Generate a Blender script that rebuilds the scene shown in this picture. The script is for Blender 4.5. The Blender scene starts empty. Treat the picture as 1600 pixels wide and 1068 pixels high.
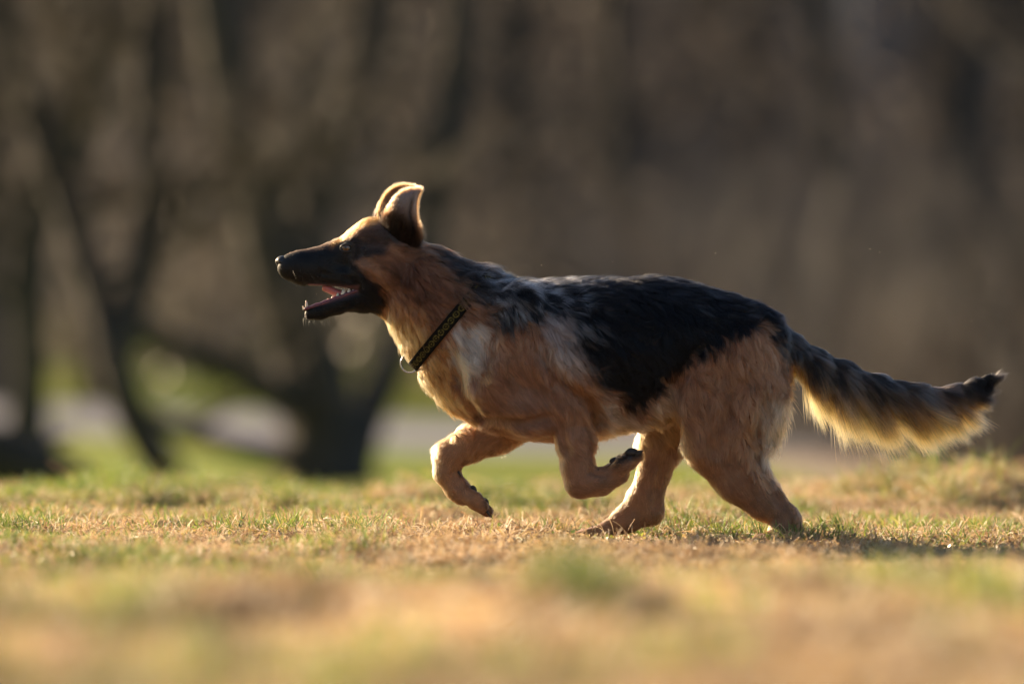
import bpy, math, random
import numpy as np
from mathutils import Vector, kdtree

R = math.radians
rng = np.random.default_rng(7)
random.seed(7)
scene = bpy.context.scene
COL = scene.collection

# ------------------------------------------------------------------ camera, sky, sun, exposure
cam = bpy.data.cameras.new('camera')
cam_o = bpy.data.objects.new('camera', cam)
COL.objects.link(cam_o)
cam_o.location = (0, -11.0, 0.3375)
cam_o.rotation_euler = (R(90 + 0.30), 0, 0)
cam.sensor_width = 36
cam.lens = 198
cam.clip_start = 0.1
cam.clip_end = 1000
cam.dof.use_dof = True
cam.dof.focus_distance = 10.97
cam.dof.aperture_fstop = 1.65
scene.camera = cam_o

SUN_EL, SUN_AZ = 19.0, 43.0        # azimuth: degrees behind the picture plane, coming from the left
sdir = Vector((-math.cos(R(SUN_AZ)) * math.cos(R(SUN_EL)), math.sin(R(SUN_AZ)) * math.cos(R(SUN_EL)), math.sin(R(SUN_EL))))
world = bpy.data.worlds.new('World')
scene.world = world
world.use_nodes = True
wn = world.node_tree
sky = wn.nodes.new('ShaderNodeTexSky')
sky.sky_type = 'NISHITA'
sky.sun_disc = False
sky.sun_elevation = R(SUN_EL)
sky.sun_rotation = math.atan2(sdir.x, sdir.y)
sky.air_density = 1.0
sky.dust_density = 1.2
wn.links.new(sky.outputs[0], wn.nodes['Background'].inputs[0])
wn.nodes['Background'].inputs[1].default_value = 0.05
sun = bpy.data.lights.new('sun', 'SUN')
sun.energy = 5.0
sun.angle = R(0.53)
sun.color = (1.0, 0.76, 0.48)
sun_o = bpy.data.objects.new('sun', sun)
COL.objects.link(sun_o)
sun_o.rotation_euler = sdir.to_track_quat('Z', 'Y').to_euler()

scene.view_settings.view_transform = 'Standard'
scene.view_settings.look = 'None'
scene.view_settings.gamma = 1
scene.view_settings.use_curve_mapping = False
scene.view_settings.exposure = 1.6
scene.render.engine = 'CYCLES'
scene.cycles.max_bounces = 12
scene.cycles.transparent_max_bounces = 16
scene.cycles.use_denoising = True

S = 1 / 800.0                      # one photograph pixel at the dog, in metres


def W(x, w, d=0.0):                # dog space (picture pixels, depth towards the camera) -> metres
    return ((x - 800) * S, -d * S, (850 - w) * S)


# ------------------------------------------------------------------ numeric helpers
def hash3(i, j, k, seed):
    n = (i * 374761393 + j * 668265263 + k * 2147483647 + seed * 1274126177) & 0xffffffff
    n = ((n ^ (n >> 13)) * 1274126177) & 0xffffffff
    n = ((n ^ (n >> 16)) * 2246822519) & 0xffffffff
    return ((n ^ (n >> 15)) & 0xffffff) / float(0xffffff)


def vnoise(P, scale, seed=0):
    Q = np.asarray(P, dtype=np.float64) / scale
    I = np.floor(Q).astype(np.int64)
    F = Q - I
    F = F * F * (3 - 2 * F)
    r = 0
    for a in (0, 1):
        for b in (0, 1):
            for c in (0, 1):
                wt = (F[:, 0] if a else 1 - F[:, 0]) * (F[:, 1] if b else 1 - F[:, 1]) * (F[:, 2] if c else 1 - F[:, 2])
                r = r + wt * hash3(I[:, 0] + a, I[:, 1] + b, I[:, 2] + c, seed)
    return r * 2 - 1


def fbm(P, scale, seed=0, octv=3):
    r, a, t = 0, 1.0, 0
    for o in range(octv):
        r = r + a * vnoise(P, scale / 2 ** o, seed + 17 * o)
        t += a
        a *= 0.5
    return r / t


def sstep(a, b, x):
    t = np.clip((x - a) / (b - a), 0, 1)
    return t * t * (3 - 2 * t)


def nrm(v):
    return v / np.maximum(np.linalg.norm(v, axis=-1, keepdims=True), 1e-9)


def link(name, data, parent=None):
    o = bpy.data.objects.new(name, data)
    COL.objects.link(o)
    if parent:
        o.parent = parent
    return o


def mesh_from(name, V, F, mat=None, parent=None, smooth=True, col=None):
    me = bpy.data.meshes.new(name)
    V = np.asarray(V, dtype=np.float32)
    if isinstance(F, np.ndarray):
        n = F.shape[1]
        me.vertices.add(len(V))
        me.vertices.foreach_set('co', V.ravel())
        me.loops.add(F.size)
        me.loops.foreach_set('vertex_index', F.astype(np.int32).ravel())
        me.polygons.add(len(F))
        me.polygons.foreach_set('loop_start', np.arange(0, F.size, n, dtype=np.int32))
        me.polygons.foreach_set('loop_total', np.full(len(F), n, dtype=np.int32))
        me.update(calc_edges=True)
        me.validate()
    else:
        me.from_pydata([tuple(map(float, v)) for v in V], [], F)
    if smooth:
        me.polygons.foreach_set('use_smooth', np.ones(len(me.polygons), dtype=bool))
    if col is not None:
        a = me.color_attributes.new('col', 'FLOAT_COLOR', 'POINT')
        c4 = np.ones((len(V), 4), dtype=np.float32)
        c4[:, :3] = col
        a.data.foreach_set('color', c4.ravel())
    if mat:
        me.materials.append(mat)
    return link(name, me, parent)


def curves_from(name, P, rad, col, mat, parent=None):
    """P: (n, m, 3) points, rad (n, m), col (n, m, 3)"""
    n, m = P.shape[:2]
    c = bpy.data.hair_curves.new(name)
    c.add_curves([m] * n)
    c.position_data.foreach_set('vector', P.astype(np.float32).ravel())
    a = c.attributes.get('radius') or c.attributes.new('radius', 'FLOAT', 'POINT')
    a.data.foreach_set('value', rad.astype(np.float32).ravel())
    a = c.attributes.new('col', 'FLOAT_COLOR', 'POINT')
    c4 = np.ones((n, m, 4), dtype=np.float32)
    c4[:, :, :3] = col
    a.data.foreach_set('color', c4.ravel())
    c.materials.append(mat)
    return link(name, c, parent)


# ------------------------------------------------------------------ materials
def new_mat(name):
    m = bpy.data.materials.new(name)
    m.use_nodes = True
    nt = m.node_tree
    for n in list(nt.nodes):
        nt.nodes.remove(n)
    out = nt.nodes.new('ShaderNodeOutputMaterial')
    return m, nt, out


def attr_color(nt, name='col'):
    a = nt.nodes.new('ShaderNodeAttribute')
    a.attribute_name = name
    return a.outputs['Color']


def simple(name, color, rough=0.6, coat=0.0, sss=0.0, metal=0.0, noise=None, bump=0.0):
    m, nt, out = new_mat(name)
    b = nt.nodes.new('ShaderNodeBsdfPrincipled')
    b.inputs['Base Color'].default_value = (*color, 1)
    b.inputs['Roughness'].default_value = rough
    b.inputs['Metallic'].default_value = metal
    b.inputs['Coat Weight'].default_value = coat
    b.inputs['Coat Roughness'].default_value = 0.08
    if sss:
        b.inputs['Subsurface Weight'].default_value = sss
        b.inputs['Subsurface Radius'].default_value = (0.006, 0.002, 0.001)
        b.inputs['Subsurface Scale'].default_value = 1.0
    tc = nt.nodes.new('ShaderNodeTexCoord')
    if noise:
        sc, c2 = noise
        t = nt.nodes.new('ShaderNodeTexNoise')
        t.inputs['Scale'].default_value = sc
        t.inputs['Detail'].default_value = 5
        nt.links.new(tc.outputs['Object'], t.inputs['Vector'])
        r = nt.nodes.new('ShaderNodeValToRGB')
        r.color_ramp.elements[0].position = 0.35
        r.color_ramp.elements[1].position = 0.65
        r.color_ramp.elements[0].color = (*color, 1)
        r.color_ramp.elements[1].color = (*c2, 1)
        nt.links.new(t.outputs['Fac'], r.inputs[0])
        nt.links.new(r.outputs[0], b.inputs['Base Color'])
        if bump:
            bp = nt.nodes.new('ShaderNodeBump')
            bp.inputs['Strength'].default_value = bump
            bp.inputs['Distance'].default_value = 0.5 / sc
            nt.links.new(t.outputs['Fac'], bp.inputs['Height'])
            nt.links.new(bp.outputs[0], b.inputs['Normal'])
    nt.links.new(b.outputs[0], out.inputs[0])
    return m


def hair_mat(name, rough=0.3, radial=0.5, coat=0.0):
    m, nt, out = new_mat(name)
    h = nt.nodes.new('ShaderNodeBsdfHairPrincipled')
    h.model = 'CHIANG'
    h.parametrization = 'COLOR'
    h.inputs['Roughness'].default_value = rough
    h.inputs['Radial Roughness'].default_value = radial
    h.inputs['Coat'].default_value = coat
    h.inputs['Random Roughness'].default_value = 0.2
    h.inputs['IOR'].default_value = 1.34
    nt.links.new(attr_color(nt), h.inputs['Color'])
    nt.links.new(h.outputs[0], out.inputs[0])
    return m


def leaf_mat(name, trans=0.45, gloss=0.06):
    m, nt, out = new_mat(name)
    c = attr_color(nt)
    d = nt.nodes.new('ShaderNodeBsdfDiffuse')
    t = nt.nodes.new('ShaderNodeBsdfTranslucent')
    g = nt.nodes.new('ShaderNodeBsdfGlossy')
    g.inputs['Roughness'].default_value = 0.35
    g.inputs['Color'].default_value = (0.8, 0.8, 0.8, 1)
    mx = nt.nodes.new('ShaderNodeMixShader')
    mx.inputs[0].default_value = trans
    m2 = nt.nodes.new('ShaderNodeMixShader')
    m2.inputs[0].default_value = gloss
    nt.links.new(c, d.inputs[0])
    nt.links.new(c, t.inputs[0])
    nt.links.new(d.outputs[0], mx.inputs[1])
    nt.links.new(t.outputs[0], mx.inputs[2])
    nt.links.new(mx.outputs[0], m2.inputs[1])
    nt.links.new(g.outputs[0], m2.inputs[2])
    nt.links.new(m2.outputs[0], out.inputs[0])
    return m


def col_mat(name, rough=0.8):
    m, nt, out = new_mat(name)
    b = nt.nodes.new('ShaderNodeBsdfPrincipled')
    b.inputs['Roughness'].default_value = rough
    b.inputs['Specular IOR Level'].default_value = 0.3
    nt.links.new(attr_color(nt), b.inputs['Base Color'])
    nt.links.new(b.outputs[0], out.inputs[0])
    return m


# ------------------------------------------------------------------ terrain
PD = np.array([-6, 0, 3, 5, 6.4, 7.4, 8.2, 9.2, 10.2, 10.75, 11.1, 12.2, 13.2, 14.0, 15.5, 18, 24, 30, 40, 50, 56, 62, 70, 80, 90, 105, 130, 170.0])
PZ = np.array([-.05, -.04, -.015, .000, .014, .018, .004, -.026, -.008, .0, .002, .008, .015, .008, -.03, -.15, -.28, -.30, -.16, -.02, .12, 1.0, 4.0, 9.5, 14.0, 18, 22, 24.0])


def ground_z(X, Y):
    d = Y + 11.0
    z = np.interp(d, PD, PZ)
    z2 = (np.interp(d - 0.22, PD, PZ) + np.interp(d + 0.22, PD, PZ)) / 2
    z = (z + z2) / 2
    P = np.stack([X, Y, 0 * X], -1)
    z = z + vnoise(P, 0.22, 8) * 0.012 * sstep(0.9, 1.8, Y) * (1 - sstep(6, 10, Y))
    near = sstep(-9, -4, Y) * (1 - sstep(8, 30, Y))
    keep = np.exp(-((Y / 0.35) ** 2)) * 0.65     # flatter right under the dog
    z = z + vnoise(P, 0.30, 3) * (0.010 + 0.010 * (1 - sstep(-4, -2, Y))) * (1 - keep) + vnoise(P, 1.0, 4) * 0.013 * (1 - keep) * near
    z = z + vnoise(P, 6.0, 5) * 0.10 * sstep(8, 25, Y) + vnoise(P, 9.0, 6) * 0.9 * sstep(48, 70, Y)
    # tussock in the near grass
    z = z + 0.016 * (np.exp(-(((X - 0.045) / 0.05) ** 2 + ((Y + 3.6) / 0.2) ** 2)) + 0.7 * np.exp(-(((X - 0.11) / 0.05) ** 2 + ((Y + 3.7) / 0.2) ** 2)) - 1.2 * np.exp(-(((X - 0.20) / 0.07) ** 2 + ((Y + 4.0) / 0.3) ** 2)))
    z = z + 0.03 * np.exp(-(((X - 1.02) / 0.16) ** 2 + ((Y - 1.9) / 0.35) ** 2))
    return z


def ground_sheet(name, xs, ys, mat, drop=0.0):
    X, Y = np.meshgrid(xs, ys)
    Z = ground_z(X.ravel(), Y.ravel()) - drop
    V = np.stack([X.ravel(), Y.ravel(), Z], -1)
    nx, ny = len(xs), len(ys)
    i = np.arange(nx * ny).reshape(ny, nx)
    F = np.stack([i[:-1, :-1], i[:-1, 1:], i[1:, 1:], i[1:, :-1]], -1).reshape(-1, 4)
    o = mesh_from(name, V, F, mat)
    o['kind'] = 'structure'
    return o


def ground_mat():
    m, nt, out = new_mat('field soil and thatch')
    b = nt.nodes.new('ShaderNodeBsdfPrincipled')
    b.inputs['Roughness'].default_value = 0.95
    b.inputs['Specular IOR Level'].default_value = 0.1
    tc = nt.nodes.new('ShaderNodeTexCoord')

    def noise(sc, det=4):
        t = nt.nodes.new('ShaderNodeTexNoise')
        t.inputs['Scale'].default_value = sc
        t.inputs['Detail'].default_value = det
        nt.links.new(tc.outputs['Object'], t.inputs['Vector'])
        return t.outputs['Fac']

    def ramp(f, p0, p1, c0, c1):
        r = nt.nodes.new('ShaderNodeValToRGB')
        r.color_ramp.elements[0].position = p0
        r.color_ramp.elements[1].position = p1
        r.color_ramp.elements[0].color = (*c0, 1)
        r.color_ramp.elements[1].color = (*c1, 1)
        nt.links.new(f, r.inputs[0])
        return r.outputs[0]
    near = ramp(noise(9), 0.4, 0.62, (0.13, 0.085, 0.045), (0.30, 0.20, 0.10))
    # the meadow beyond the crest: short green turf with tan patches
    mead = ramp(noise(0.35, 3), 0.40, 0.58, (0.12, 0.20, 0.012), (0.24, 0.25, 0.05))
    # the slope under the wood: leaf litter
    hill = ramp(noise(0.16, 4), 0.38, 0.62, (0.22, 0.175, 0.145), (0.46, 0.37, 0.30))
    sep = nt.nodes.new('ShaderNodeSeparateXYZ')
    nt.links.new(tc.outputs['Object'], sep.inputs[0])

    def mapr(a, c, off=None):
        r = nt.nodes.new('ShaderNodeMapRange')
        r.inputs['From Min'].default_value = a
        r.inputs['From Max'].default_value = c
        nt.links.new(off if off else sep.outputs['Y'], r.inputs['Value'])
        return r.outputs[0]

    def mix(f, a, c):
        x = nt.nodes.new('ShaderNodeMix')
        x.data_type = 'RGBA'
        nt.links.new(f, x.inputs[0])
        nt.links.new(a, x.inputs[6])
        nt.links.new(c, x.inputs[7])
        return x.outputs[2]
    c = mix(mapr(3.5, 6), near, mead)
    # leaf litter starts closer on the picture's east side
    sh = nt.nodes.new('ShaderNodeMath')
    sh.operation = 'MULTIPLY_ADD'
    sh.inputs[1].default_value = 14
    cl = nt.nodes.new('ShaderNodeMath')
    cl.operation = 'MAXIMUM'
    cl.inputs[1].default_value = -0.4
    nt.links.new(sep.outputs['X'], cl.inputs[0])
    nt.links.new(cl.outputs[0], sh.inputs[0])
    nt.links.new(sep.outputs['Y'], sh.inputs[2])
    c = mix(mapr(41, 47, sh.outputs[0]), c, hill)
    nt.links.new(c, b.inputs['Base Color'])
    bp = nt.nodes.new('ShaderNodeBump')
    bp.inputs['Strength'].default_value = 0.6
    bp.inputs['Distance'].default_value = 0.01
    nt.links.new(noise(40), bp.inputs['Height'])
    nt.links.new(bp.outputs[0], b.inputs['Normal'])
    nt.links.new(b.outputs[0], out.inputs[0])
    return m


GM = ground_mat()
ys = np.unique(np.round(np.concatenate([np.arange(-40, -9, 2.0), np.arange(-9, 6, 0.06), np.arange(6, 20, 0.4), np.arange(20, 62, 1.0), np.arange(62, 165, 3.0)]), 3))
xs = np.unique(np.round(np.concatenate([np.arange(-140, -12, 6.0), np.arange(-12, -2.4, 0.6), np.arange(-2.4, 2.4, 0.06), np.arange(2.4, 12, 0.6), np.arange(12, 141, 6.0)]), 3))
ground_sheet('ground', xs, ys, GM)

# pale road crossing the meadow beyond the crest
road_m = simple('worn pale asphalt', (0.22, 0.22, 0.27), 0.6, noise=(1.5, (0.29, 0.29, 0.34)))


def road():
    V, F = [], []
    n = 60
    for i in range(n + 1):
        x = -14 + 34 * i / n
        yc = 30.0 - 1.0 * max(min(x, 3), -6) + 0.02 * x * x
        for k in range(9):
            hw = 2.2 + 1.3 * (0.5 + 0.5 * math.tanh((x + 1) / 1.5))
            y = yc - hw + 2 * hw * k / 8
            V.append((x, y, 0))
    V = np.array(V, dtype=float)
    V[:, 2] = ground_z(V[:, 0], V[:, 1]) + 0.03
    for i in range(n):
        for k in range(8):
            a = i * 9 + k
            F.append((a, a + 9, a + 10, a + 1))
    o = mesh_from('road', V, F, road_m)
    o['kind'] = 'structure'
    return o


road()
# ------------------------------------------------------------------ the wood beyond the crest
bark_mat = simple('grey brown bark', (0.036, 0.031, 0.027), 0.95, noise=(7, (0.062, 0.053, 0.046)), bump=0.8)
pale_streak_mat = simple('pale bluish streak', (0.13, 0.15, 0.19), 0.8, noise=(5, (0.17, 0.19, 0.24)), bump=0.5)
log_mat = simple('dark fallen wood', (0.025, 0.019, 0.016), 0.95, noise=(6, (0.05, 0.04, 0.03)), bump=0.7)
twig_mat = leaf_mat('twigs', 0.15, 0.05)


def at(px, py, D):
    return np.array([(px - 800) * D / 8800.0, D - 11.0, 0.3375 + (580 - py) * D / 8800.0])


def limb_mesh(path, radii, n=14, seed=0, steps=5):
    """tapered, knobbly limb along a path, returned as arrays"""
    path = np.array(path, dtype=float)
    t = np.arange(len(path))
    u = np.linspace(0, len(path) - 1, (len(path) - 1) * steps + 1)
    p = np.stack([np.interp(u, t, path[:, k]) for k in range(3)], -1)
    r = np.interp(u, t, radii)
    for _ in range(steps):
        p[1:-1] = .25 * p[:-2] + .5 * p[1:-1] + .25 * p[2:]
    wob = np.stack([vnoise(p + 31.7 * k, 0.9, seed + k) for k in range(3)], -1) * r[:, None] * 0.35
    p = p + wob
    V, F = [], []
    for i in range(len(p)):
        tg = p[min(i + 1, len(p) - 1)] - p[max(i - 1, 0)]
        tg /= np.linalg.norm(tg) + 1e-9
        a = np.cross(tg, np.array([0.13, 1.0, 0.2]))
        a /= np.linalg.norm(a) + 1e-9
        b = np.cross(tg, a)
        for j in range(n):
            ph = 2 * math.pi * j / n
            V.append(p[i] + r[i] * (a * math.cos(ph) + b * math.sin(ph)))
    V = np.array(V)
    k = vnoise(V, 0.22, seed + 9)[:, None]
    V = V + (V - np.repeat(p, n, 0)) * k * 0.18
    for i in range(len(p) - 1):
        for j in range(n):
            F.append((i * n + j, i * n + (j + 1) % n, (i + 1) * n + (j + 1) % n, (i + 1) * n + j))
    F.append(tuple(range((len(p) - 1) * n, len(p) * n)))
    return V, F, p, r


def join(parts):
    V, F, o = [], [], 0
    for v, f in parts:
        V.append(v)
        F += [tuple(i + o for i in q) for q in f]
        o += len(v)
    return np.concatenate(V), F


def branchlets(p, r, rnd, count, spread, rise, depth=1):
    """random limbs leaving a path; returns limb meshes and twig origins"""
    out, tw = [], []
    for _ in range(count):
        i = int(len(p) * rnd.uniform(0.25, 0.98))
        o = p[i]
        L = spread * rnd.uniform(0.5, 1.2)
        a = rnd.uniform(0, 2 * math.pi)
        dr = np.array([math.cos(a), 0.6 * math.sin(a), rnd.uniform(0.1, 1.0) * rise])
        dr /= np.linalg.norm(dr)
        pts = [o]
        for k in range(4):
            dr = dr + np.array([rnd.gauss(0, .16), rnd.gauss(0, .16), rnd.gauss(0.05, .15)])
            dr /= np.linalg.norm(dr)
            pts.append(pts[-1] + dr * L / 4)
        r0 = r[i] * rnd.uniform(0.3, 0.55)
        v, f, pp, rr = limb_mesh(pts, [r0, r0 * .75, r0 * .5, r0 * .3, r0 * .12], 7, rnd.randint(0, 999), 2)
        out.append((v, f))
        tw += [pp[k] for k in range(2, len(pp))]
        if depth:
            o2, t2 = branchlets(pp, rr, rnd, 3, spread * .5, rise, depth - 1)
            out += o2
            tw += t2
    return out, tw


def twigs(tw, n, L, rnd_, parent, base, rad=0.006):
    tw = np.array(tw)
    o = tw[rnd_.integers(0, len(tw), n)] - base
    dr = nrm(rnd_.normal(size=(n, 3)) + np.array([0, 0, 0.4]))
    q = nrm(dr + rnd_.normal(size=(n, 3)) * 0.6)
    l = (L * rnd_.uniform(0.4, 1.2, n))[:, None]
    P = np.stack([o, o + dr * l * .5, o + dr * l * .5 + q * l * .5], 1)
    c = np.tile(np.array([0.075, 0.058, 0.045]), (n, 3, 1)) * rnd_.uniform(.6, 1.7, (n, 1, 1))
    return curves_from('crown', P, np.tile(np.array([1, .7, .3]) * rad, (n, 1)), c, twig_mat, parent)


def make_tree(name, label, base, limbs, seed, mat=None, group=None, extra=7, spread=1.6, ntw=900, category='tree'):
    """limbs: list of (path, radii); the first is the trunk"""
    mat = mat or bark_mat
    root = link(name, None)
    base = np.array(base, dtype=float)
    root.location = base
    root['label'] = label
    root['category'] = category
    if group:
        root['group'] = group
    rnd = random.Random(seed)
    tw, small = [], []
    for i, (path, rad) in enumerate(limbs):
        v, f, p, r = limb_mesh(path, rad, 16, seed + i)
        mesh_from('trunk' if i == 0 else 'limb', v - base, f, mat, root)
        if extra:
            o, t = branchlets(p, r, rnd, extra if i == 0 else max(2, extra // 2), spread, 1.0)
            small += o
            tw += t
    if small:
        v, f = join(small)
        ob = mesh_from('branches', v - base, f, mat, root)
        ob['kind'] = 'stuff'
        if ntw:
            twigs(tw, ntw, 0.7, np.random.default_rng(seed), root, base)
    return root


D = 30.0
gb = lambda px, py, D_: at(px, py, D_)
# the large forked tree behind the dog's head
make_tree('forked_tree', 'large dark forked tree trunk rising behind the head of the dog', at(500, 745, D),
          [([at(505, 775, D), at(500, 735, D), at(488, 650, D), at(468, 540, D), at(430, 400, D), at(385, 240, D), at(345, 80, D), at(320, -120, D), at(300, -420, D)],
            [.30, .255, .21, .19, .17, .155, .14, .12, .06]),
           ([at(530, 745, D), at(560, 690, D + .2), at(600, 600, D + .4), at(640, 480, D + .5), at(675, 320, D + .6), at(705, 150, D + .7), at(730, -40, D + .7), at(760, -300, D + .8)],
            [.17, .12, .095, .095, .10, .10, .09, .04]),
           ([at(455, 500, D), at(480, 380, D), at(520, 260, D + .3), at(570, 110, D + .5), at(590, -60, D + .5), at(600, -260, D + .5)], [.15, .13, .12, .11, .09, .04]),
           ([at(455, 640, D - .2), at(400, 600, D - .3), at(330, 565, D - .5), at(250, 535, D - .6), at(170, 490, D - .8), at(90, 420, D - .9)], [.10, .085, .08, .075, .06, .03]),
           ([at(470, 730, D), at(400, 712, D - .2), at(330, 690, D - .3), at(262, 665, D - .5), at(215, 640, D - .6)], [.09, .065, .055, .045, .03])],
          11, extra=4, spread=1.3, ntw=250)
make_tree('leaning_tree', 'thin dark tree leaning left with its foot in the green meadow', at(275, 760, 27),
          [([at(290, 775, 27), at(262, 735, 27), at(215, 665, 27), at(180, 590, 27), at(160, 500, 27.2), at(120, 380, 27.4), at(60, 220, 27.6), at(20, 40, 27.8), at(-20, -160, 28)],
            [.12, .10, .085, .08, .075, .07, .065, .055, .03]),
           ([at(175, 570, 27), at(215, 430, 27.2), at(235, 280, 27.4), at(225, 120, 27.5), at(245, -60, 27.6), at(270, -240, 27.8)], [.07, .075, .08, .085, .07, .03])],
          23, mat=log_mat, extra=6, spread=1.3, ntw=500)
make_tree('slim_tree', 'slim dark tree at the left edge of the picture', at(40, 730, 33),
          [([at(30, 740, 33), at(45, 600, 33), at(30, 420, 33), at(70, 240, 33), at(110, 80, 33), at(130, -120, 33)], [.14, .12, .12, .12, .10, .05]),
           ([at(50, 300, 33), at(120, 180, 33), at(180, 60, 33), at(215, -80, 33)], [.10, .10, .09, .05])],
          29, extra=7, spread=1.5, ntw=700)
# fallen log, lower left
lg = link('fallen_log', None)
lb = at(60, 730, 24)
lg.location = lb
lg['label'] = 'dark fallen log lying in the green meadow at the far left'
lg['category'] = 'log'
v, f, p, r = limb_mesh([at(-160, 662, 24), at(-60, 690, 24), at(30, 716, 24), at(110, 742, 24), at(170, 766, 24)], [.14, .13, .12, .10, .06], 16, 5)
mesh_from('trunk', v - lb, f, log_mat, lg)
v, f, p, r = limb_mesh([at(20, 715, 24), at(60, 690, 24.2), at(110, 680, 24.5)], [.05, .035, .015], 10, 6)
mesh_from('branch_stub', v - lb, f, log_mat, lg)

# trunks standing in the wood on the slope
wood = [(1010, 52, .13), (1180, 60, .16), (905, 64, .15), (1275, 50, .12), (1505, 60, .24), (1600, 56, .34), (1410, 74, .18), (1555, 50, .22), (1660, 44, .34), (1950, 52, .3), (2150, 64, .3), (2400, 58, .26), (-350, 62, .3), (-620, 54, .26), (-800, 70, .3), (-480, 76, .3), (2250, 76, .3),
        (1110, 72, .2), (820, 55, .14), (760, 68, .2), (640, 60, .17), (560, 74, .22), (355, 58, .18), (250, 66, .22), (150, 52, .2), (90, 70, .26),
        (-20, 48, .26), (1680, 56, .3), (1760, 66, .3), (-110, 60, .28), (980, 80, .22), (1240, 82, .24), (700, 84, .24), (430, 80, .24), (1560, 76, .3), (1640, 68, .3), (20, 84, .3)]
rw = random.Random(4)
protos = []
for i in range(4):
    h = 9.0
    path = [np.array([rw.gauss(0, .1) + 0.25 * math.sin(k * .9 + i) * k * .3, rw.gauss(0, .1), -0.4 + h * k / 7]) for k in range(8)]
    rad = [1.15, .95, .85, .75, .66, .55, .4, .2]
    protos.append((path, rad))
for i, (px, Dd, r0) in enumerate(wood):
    X = (px - 800) * Dd / 8800.0
    Y = Dd - 11
    z = float(ground_z(np.array([X]), np.array([Y]))[0])
    path, rad = protos[i % 4]
    sc = rw.uniform(.9, 1.3)
    fl_ = rw.choice((-1, 1))
    base = np.array([X, Y, z])
    pts = [base + np.array([q[0] * fl_, q[1], q[2]]) * sc for q in path]
    fork = [pts[3], pts[3] + np.array([.35 * fl_, .1, .9]), pts[3] + np.array([.6 * fl_, .2, 2.2]), pts[3] + np.array([.95 * fl_, .2, 4.0])]
    make_tree('woodland_tree', 'blurred grey brown tree trunk in the shaded wood on the slope behind the dog', base,
              [(pts, [q * r0 for q in rad]), (fork, [q * r0 for q in (.6, .5, .4, .15)])], 100 + i,
              group='bare trees in the wood', extra=7, spread=1.9, ntw=500)
# pale bluish upright streak, built as a smooth stem, high at the right
b_ = at(1356, 470, 66)
make_tree('pale_streak', 'pale bluish upright streak high between the dark trunks above the tail', b_,
          [([b_ - np.array([0, 0, .5]), at(1352, 330, 66), at(1355, 170, 66), at(1358, 60, 66), at(1360, -90, 66), at(1365, -300, 66)], [.16, .17, .20, .21, .20, .1])],
          61, mat=pale_streak_mat, extra=3, spread=1.4, ntw=200)

# brush on the slope: bare canes and dead leaves nobody could count
g2 = np.random.default_rng(12)
n = 62000
Dd = 44 + 46 * g2.random(n) ** 0.8
X = g2.uniform(-1, 1, n) * (Dd * 0.0909 + 6.5)
Y = Dd - 11
lim = np.clip(43 - 9 * X, 14, 60)
mv = g2.random(n) < 0.45
Y = np.where((Y < lim) | (mv & (X > 0.8)), lim + g2.random(n) ** 1.5 * 26, Y)
Y = np.clip(Y, 14, 80)
B3 = np.stack([X, Y, 0 * X], -1)
dn = fbm(B3, 5.0, 41, 2)
kp = dn > (-0.15 + g2.normal(size=n) * 0.15)
X, Y, B3, dn = X[kp], Y[kp], B3[kp], dn[kp]
n = len(X)
Z = ground_z(X, Y)
hgt = (0.5 + 1.6 * g2.random(n) ** 1.5) * (0.8 + 0.9 * np.clip(dn, 0, 1))
ln = g2.normal(size=(n, 2)) * 0.35
P = np.stack([np.stack([X + ln[:, 0] * hgt * q + g2.normal(size=n) * .05 * q, Y + ln[:, 1] * hgt * q, Z - .05 + hgt * q * (1 - .12 * q)], -1) for q in (0, .35, .7, 1)], 1)
tone = g2.uniform(.6, 1.6, (n, 1, 1))
hue = vnoise(B3, 3.0, 44)[:, None, None]
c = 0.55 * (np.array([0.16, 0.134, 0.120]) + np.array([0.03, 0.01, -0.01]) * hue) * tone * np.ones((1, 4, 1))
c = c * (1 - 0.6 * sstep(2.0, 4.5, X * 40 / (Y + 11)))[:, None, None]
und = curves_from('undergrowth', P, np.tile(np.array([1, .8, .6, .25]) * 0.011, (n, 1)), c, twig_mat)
und['kind'] = 'stuff'
und['label'] = 'brown bare brush and saplings covering the shaded slope'
# dead leaves clinging in the brush
leaf_m = leaf_mat('dead leaves', 0.45, 0.04)
n = 220000
Dd = 47 + 40 * g2.random(n) ** 1.1
X = g2.uniform(-1, 1, n) * (Dd * 0.0909 + 6.0)
Y = Dd - 11
hz = 5.5 * g2.random(n) ** 1.2 * sstep(45, 62, Dd) + 0.3
o = np.stack([X, Y, ground_z(X, Y) + hz], -1)
kp = fbm(o, 2.2, 47, 3) + g2.normal(size=n) * .10 > -0.02
o = o[kp]
n = len(o)
a, b = nrm(g2.normal(size=(n, 3))), nrm(g2.normal(size=(n, 3)))
s_ = g2.uniform(.03, .08, n)[:, None]
V = np.stack([o - a * s_, o + b * s_ * .6, o + a * s_, o - b * s_ * .6], 1).reshape(-1, 3)
F = np.arange(4 * n).reshape(-1, 4)
cc = np.repeat(np.array([0.175, 0.150, 0.132])[None] * g2.uniform(.5, 1.7, (n, 1)), 4, 0)
lv = mesh_from('dead_leaves', V, F, leaf_m, None, False, cc)
lv['kind'] = 'stuff'
lv['label'] = 'dead brown leaves hanging in the brush on the slope'
# ================================================================== THE DOG
GX0, GX1, GD, GW0, GW1, H = 420.0, 1562.0, 116.0, 325.0, 866.0, 2.6
gx = np.arange(GX0, GX1, H, dtype=np.float32)
gd = np.arange(-GD, GD, H, dtype=np.float32)
gw = np.arange(GW0, GW1, H, dtype=np.float32)
FLD = np.full((len(gx), len(gd), len(gw)), 60.0, dtype=np.float32)


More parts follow.
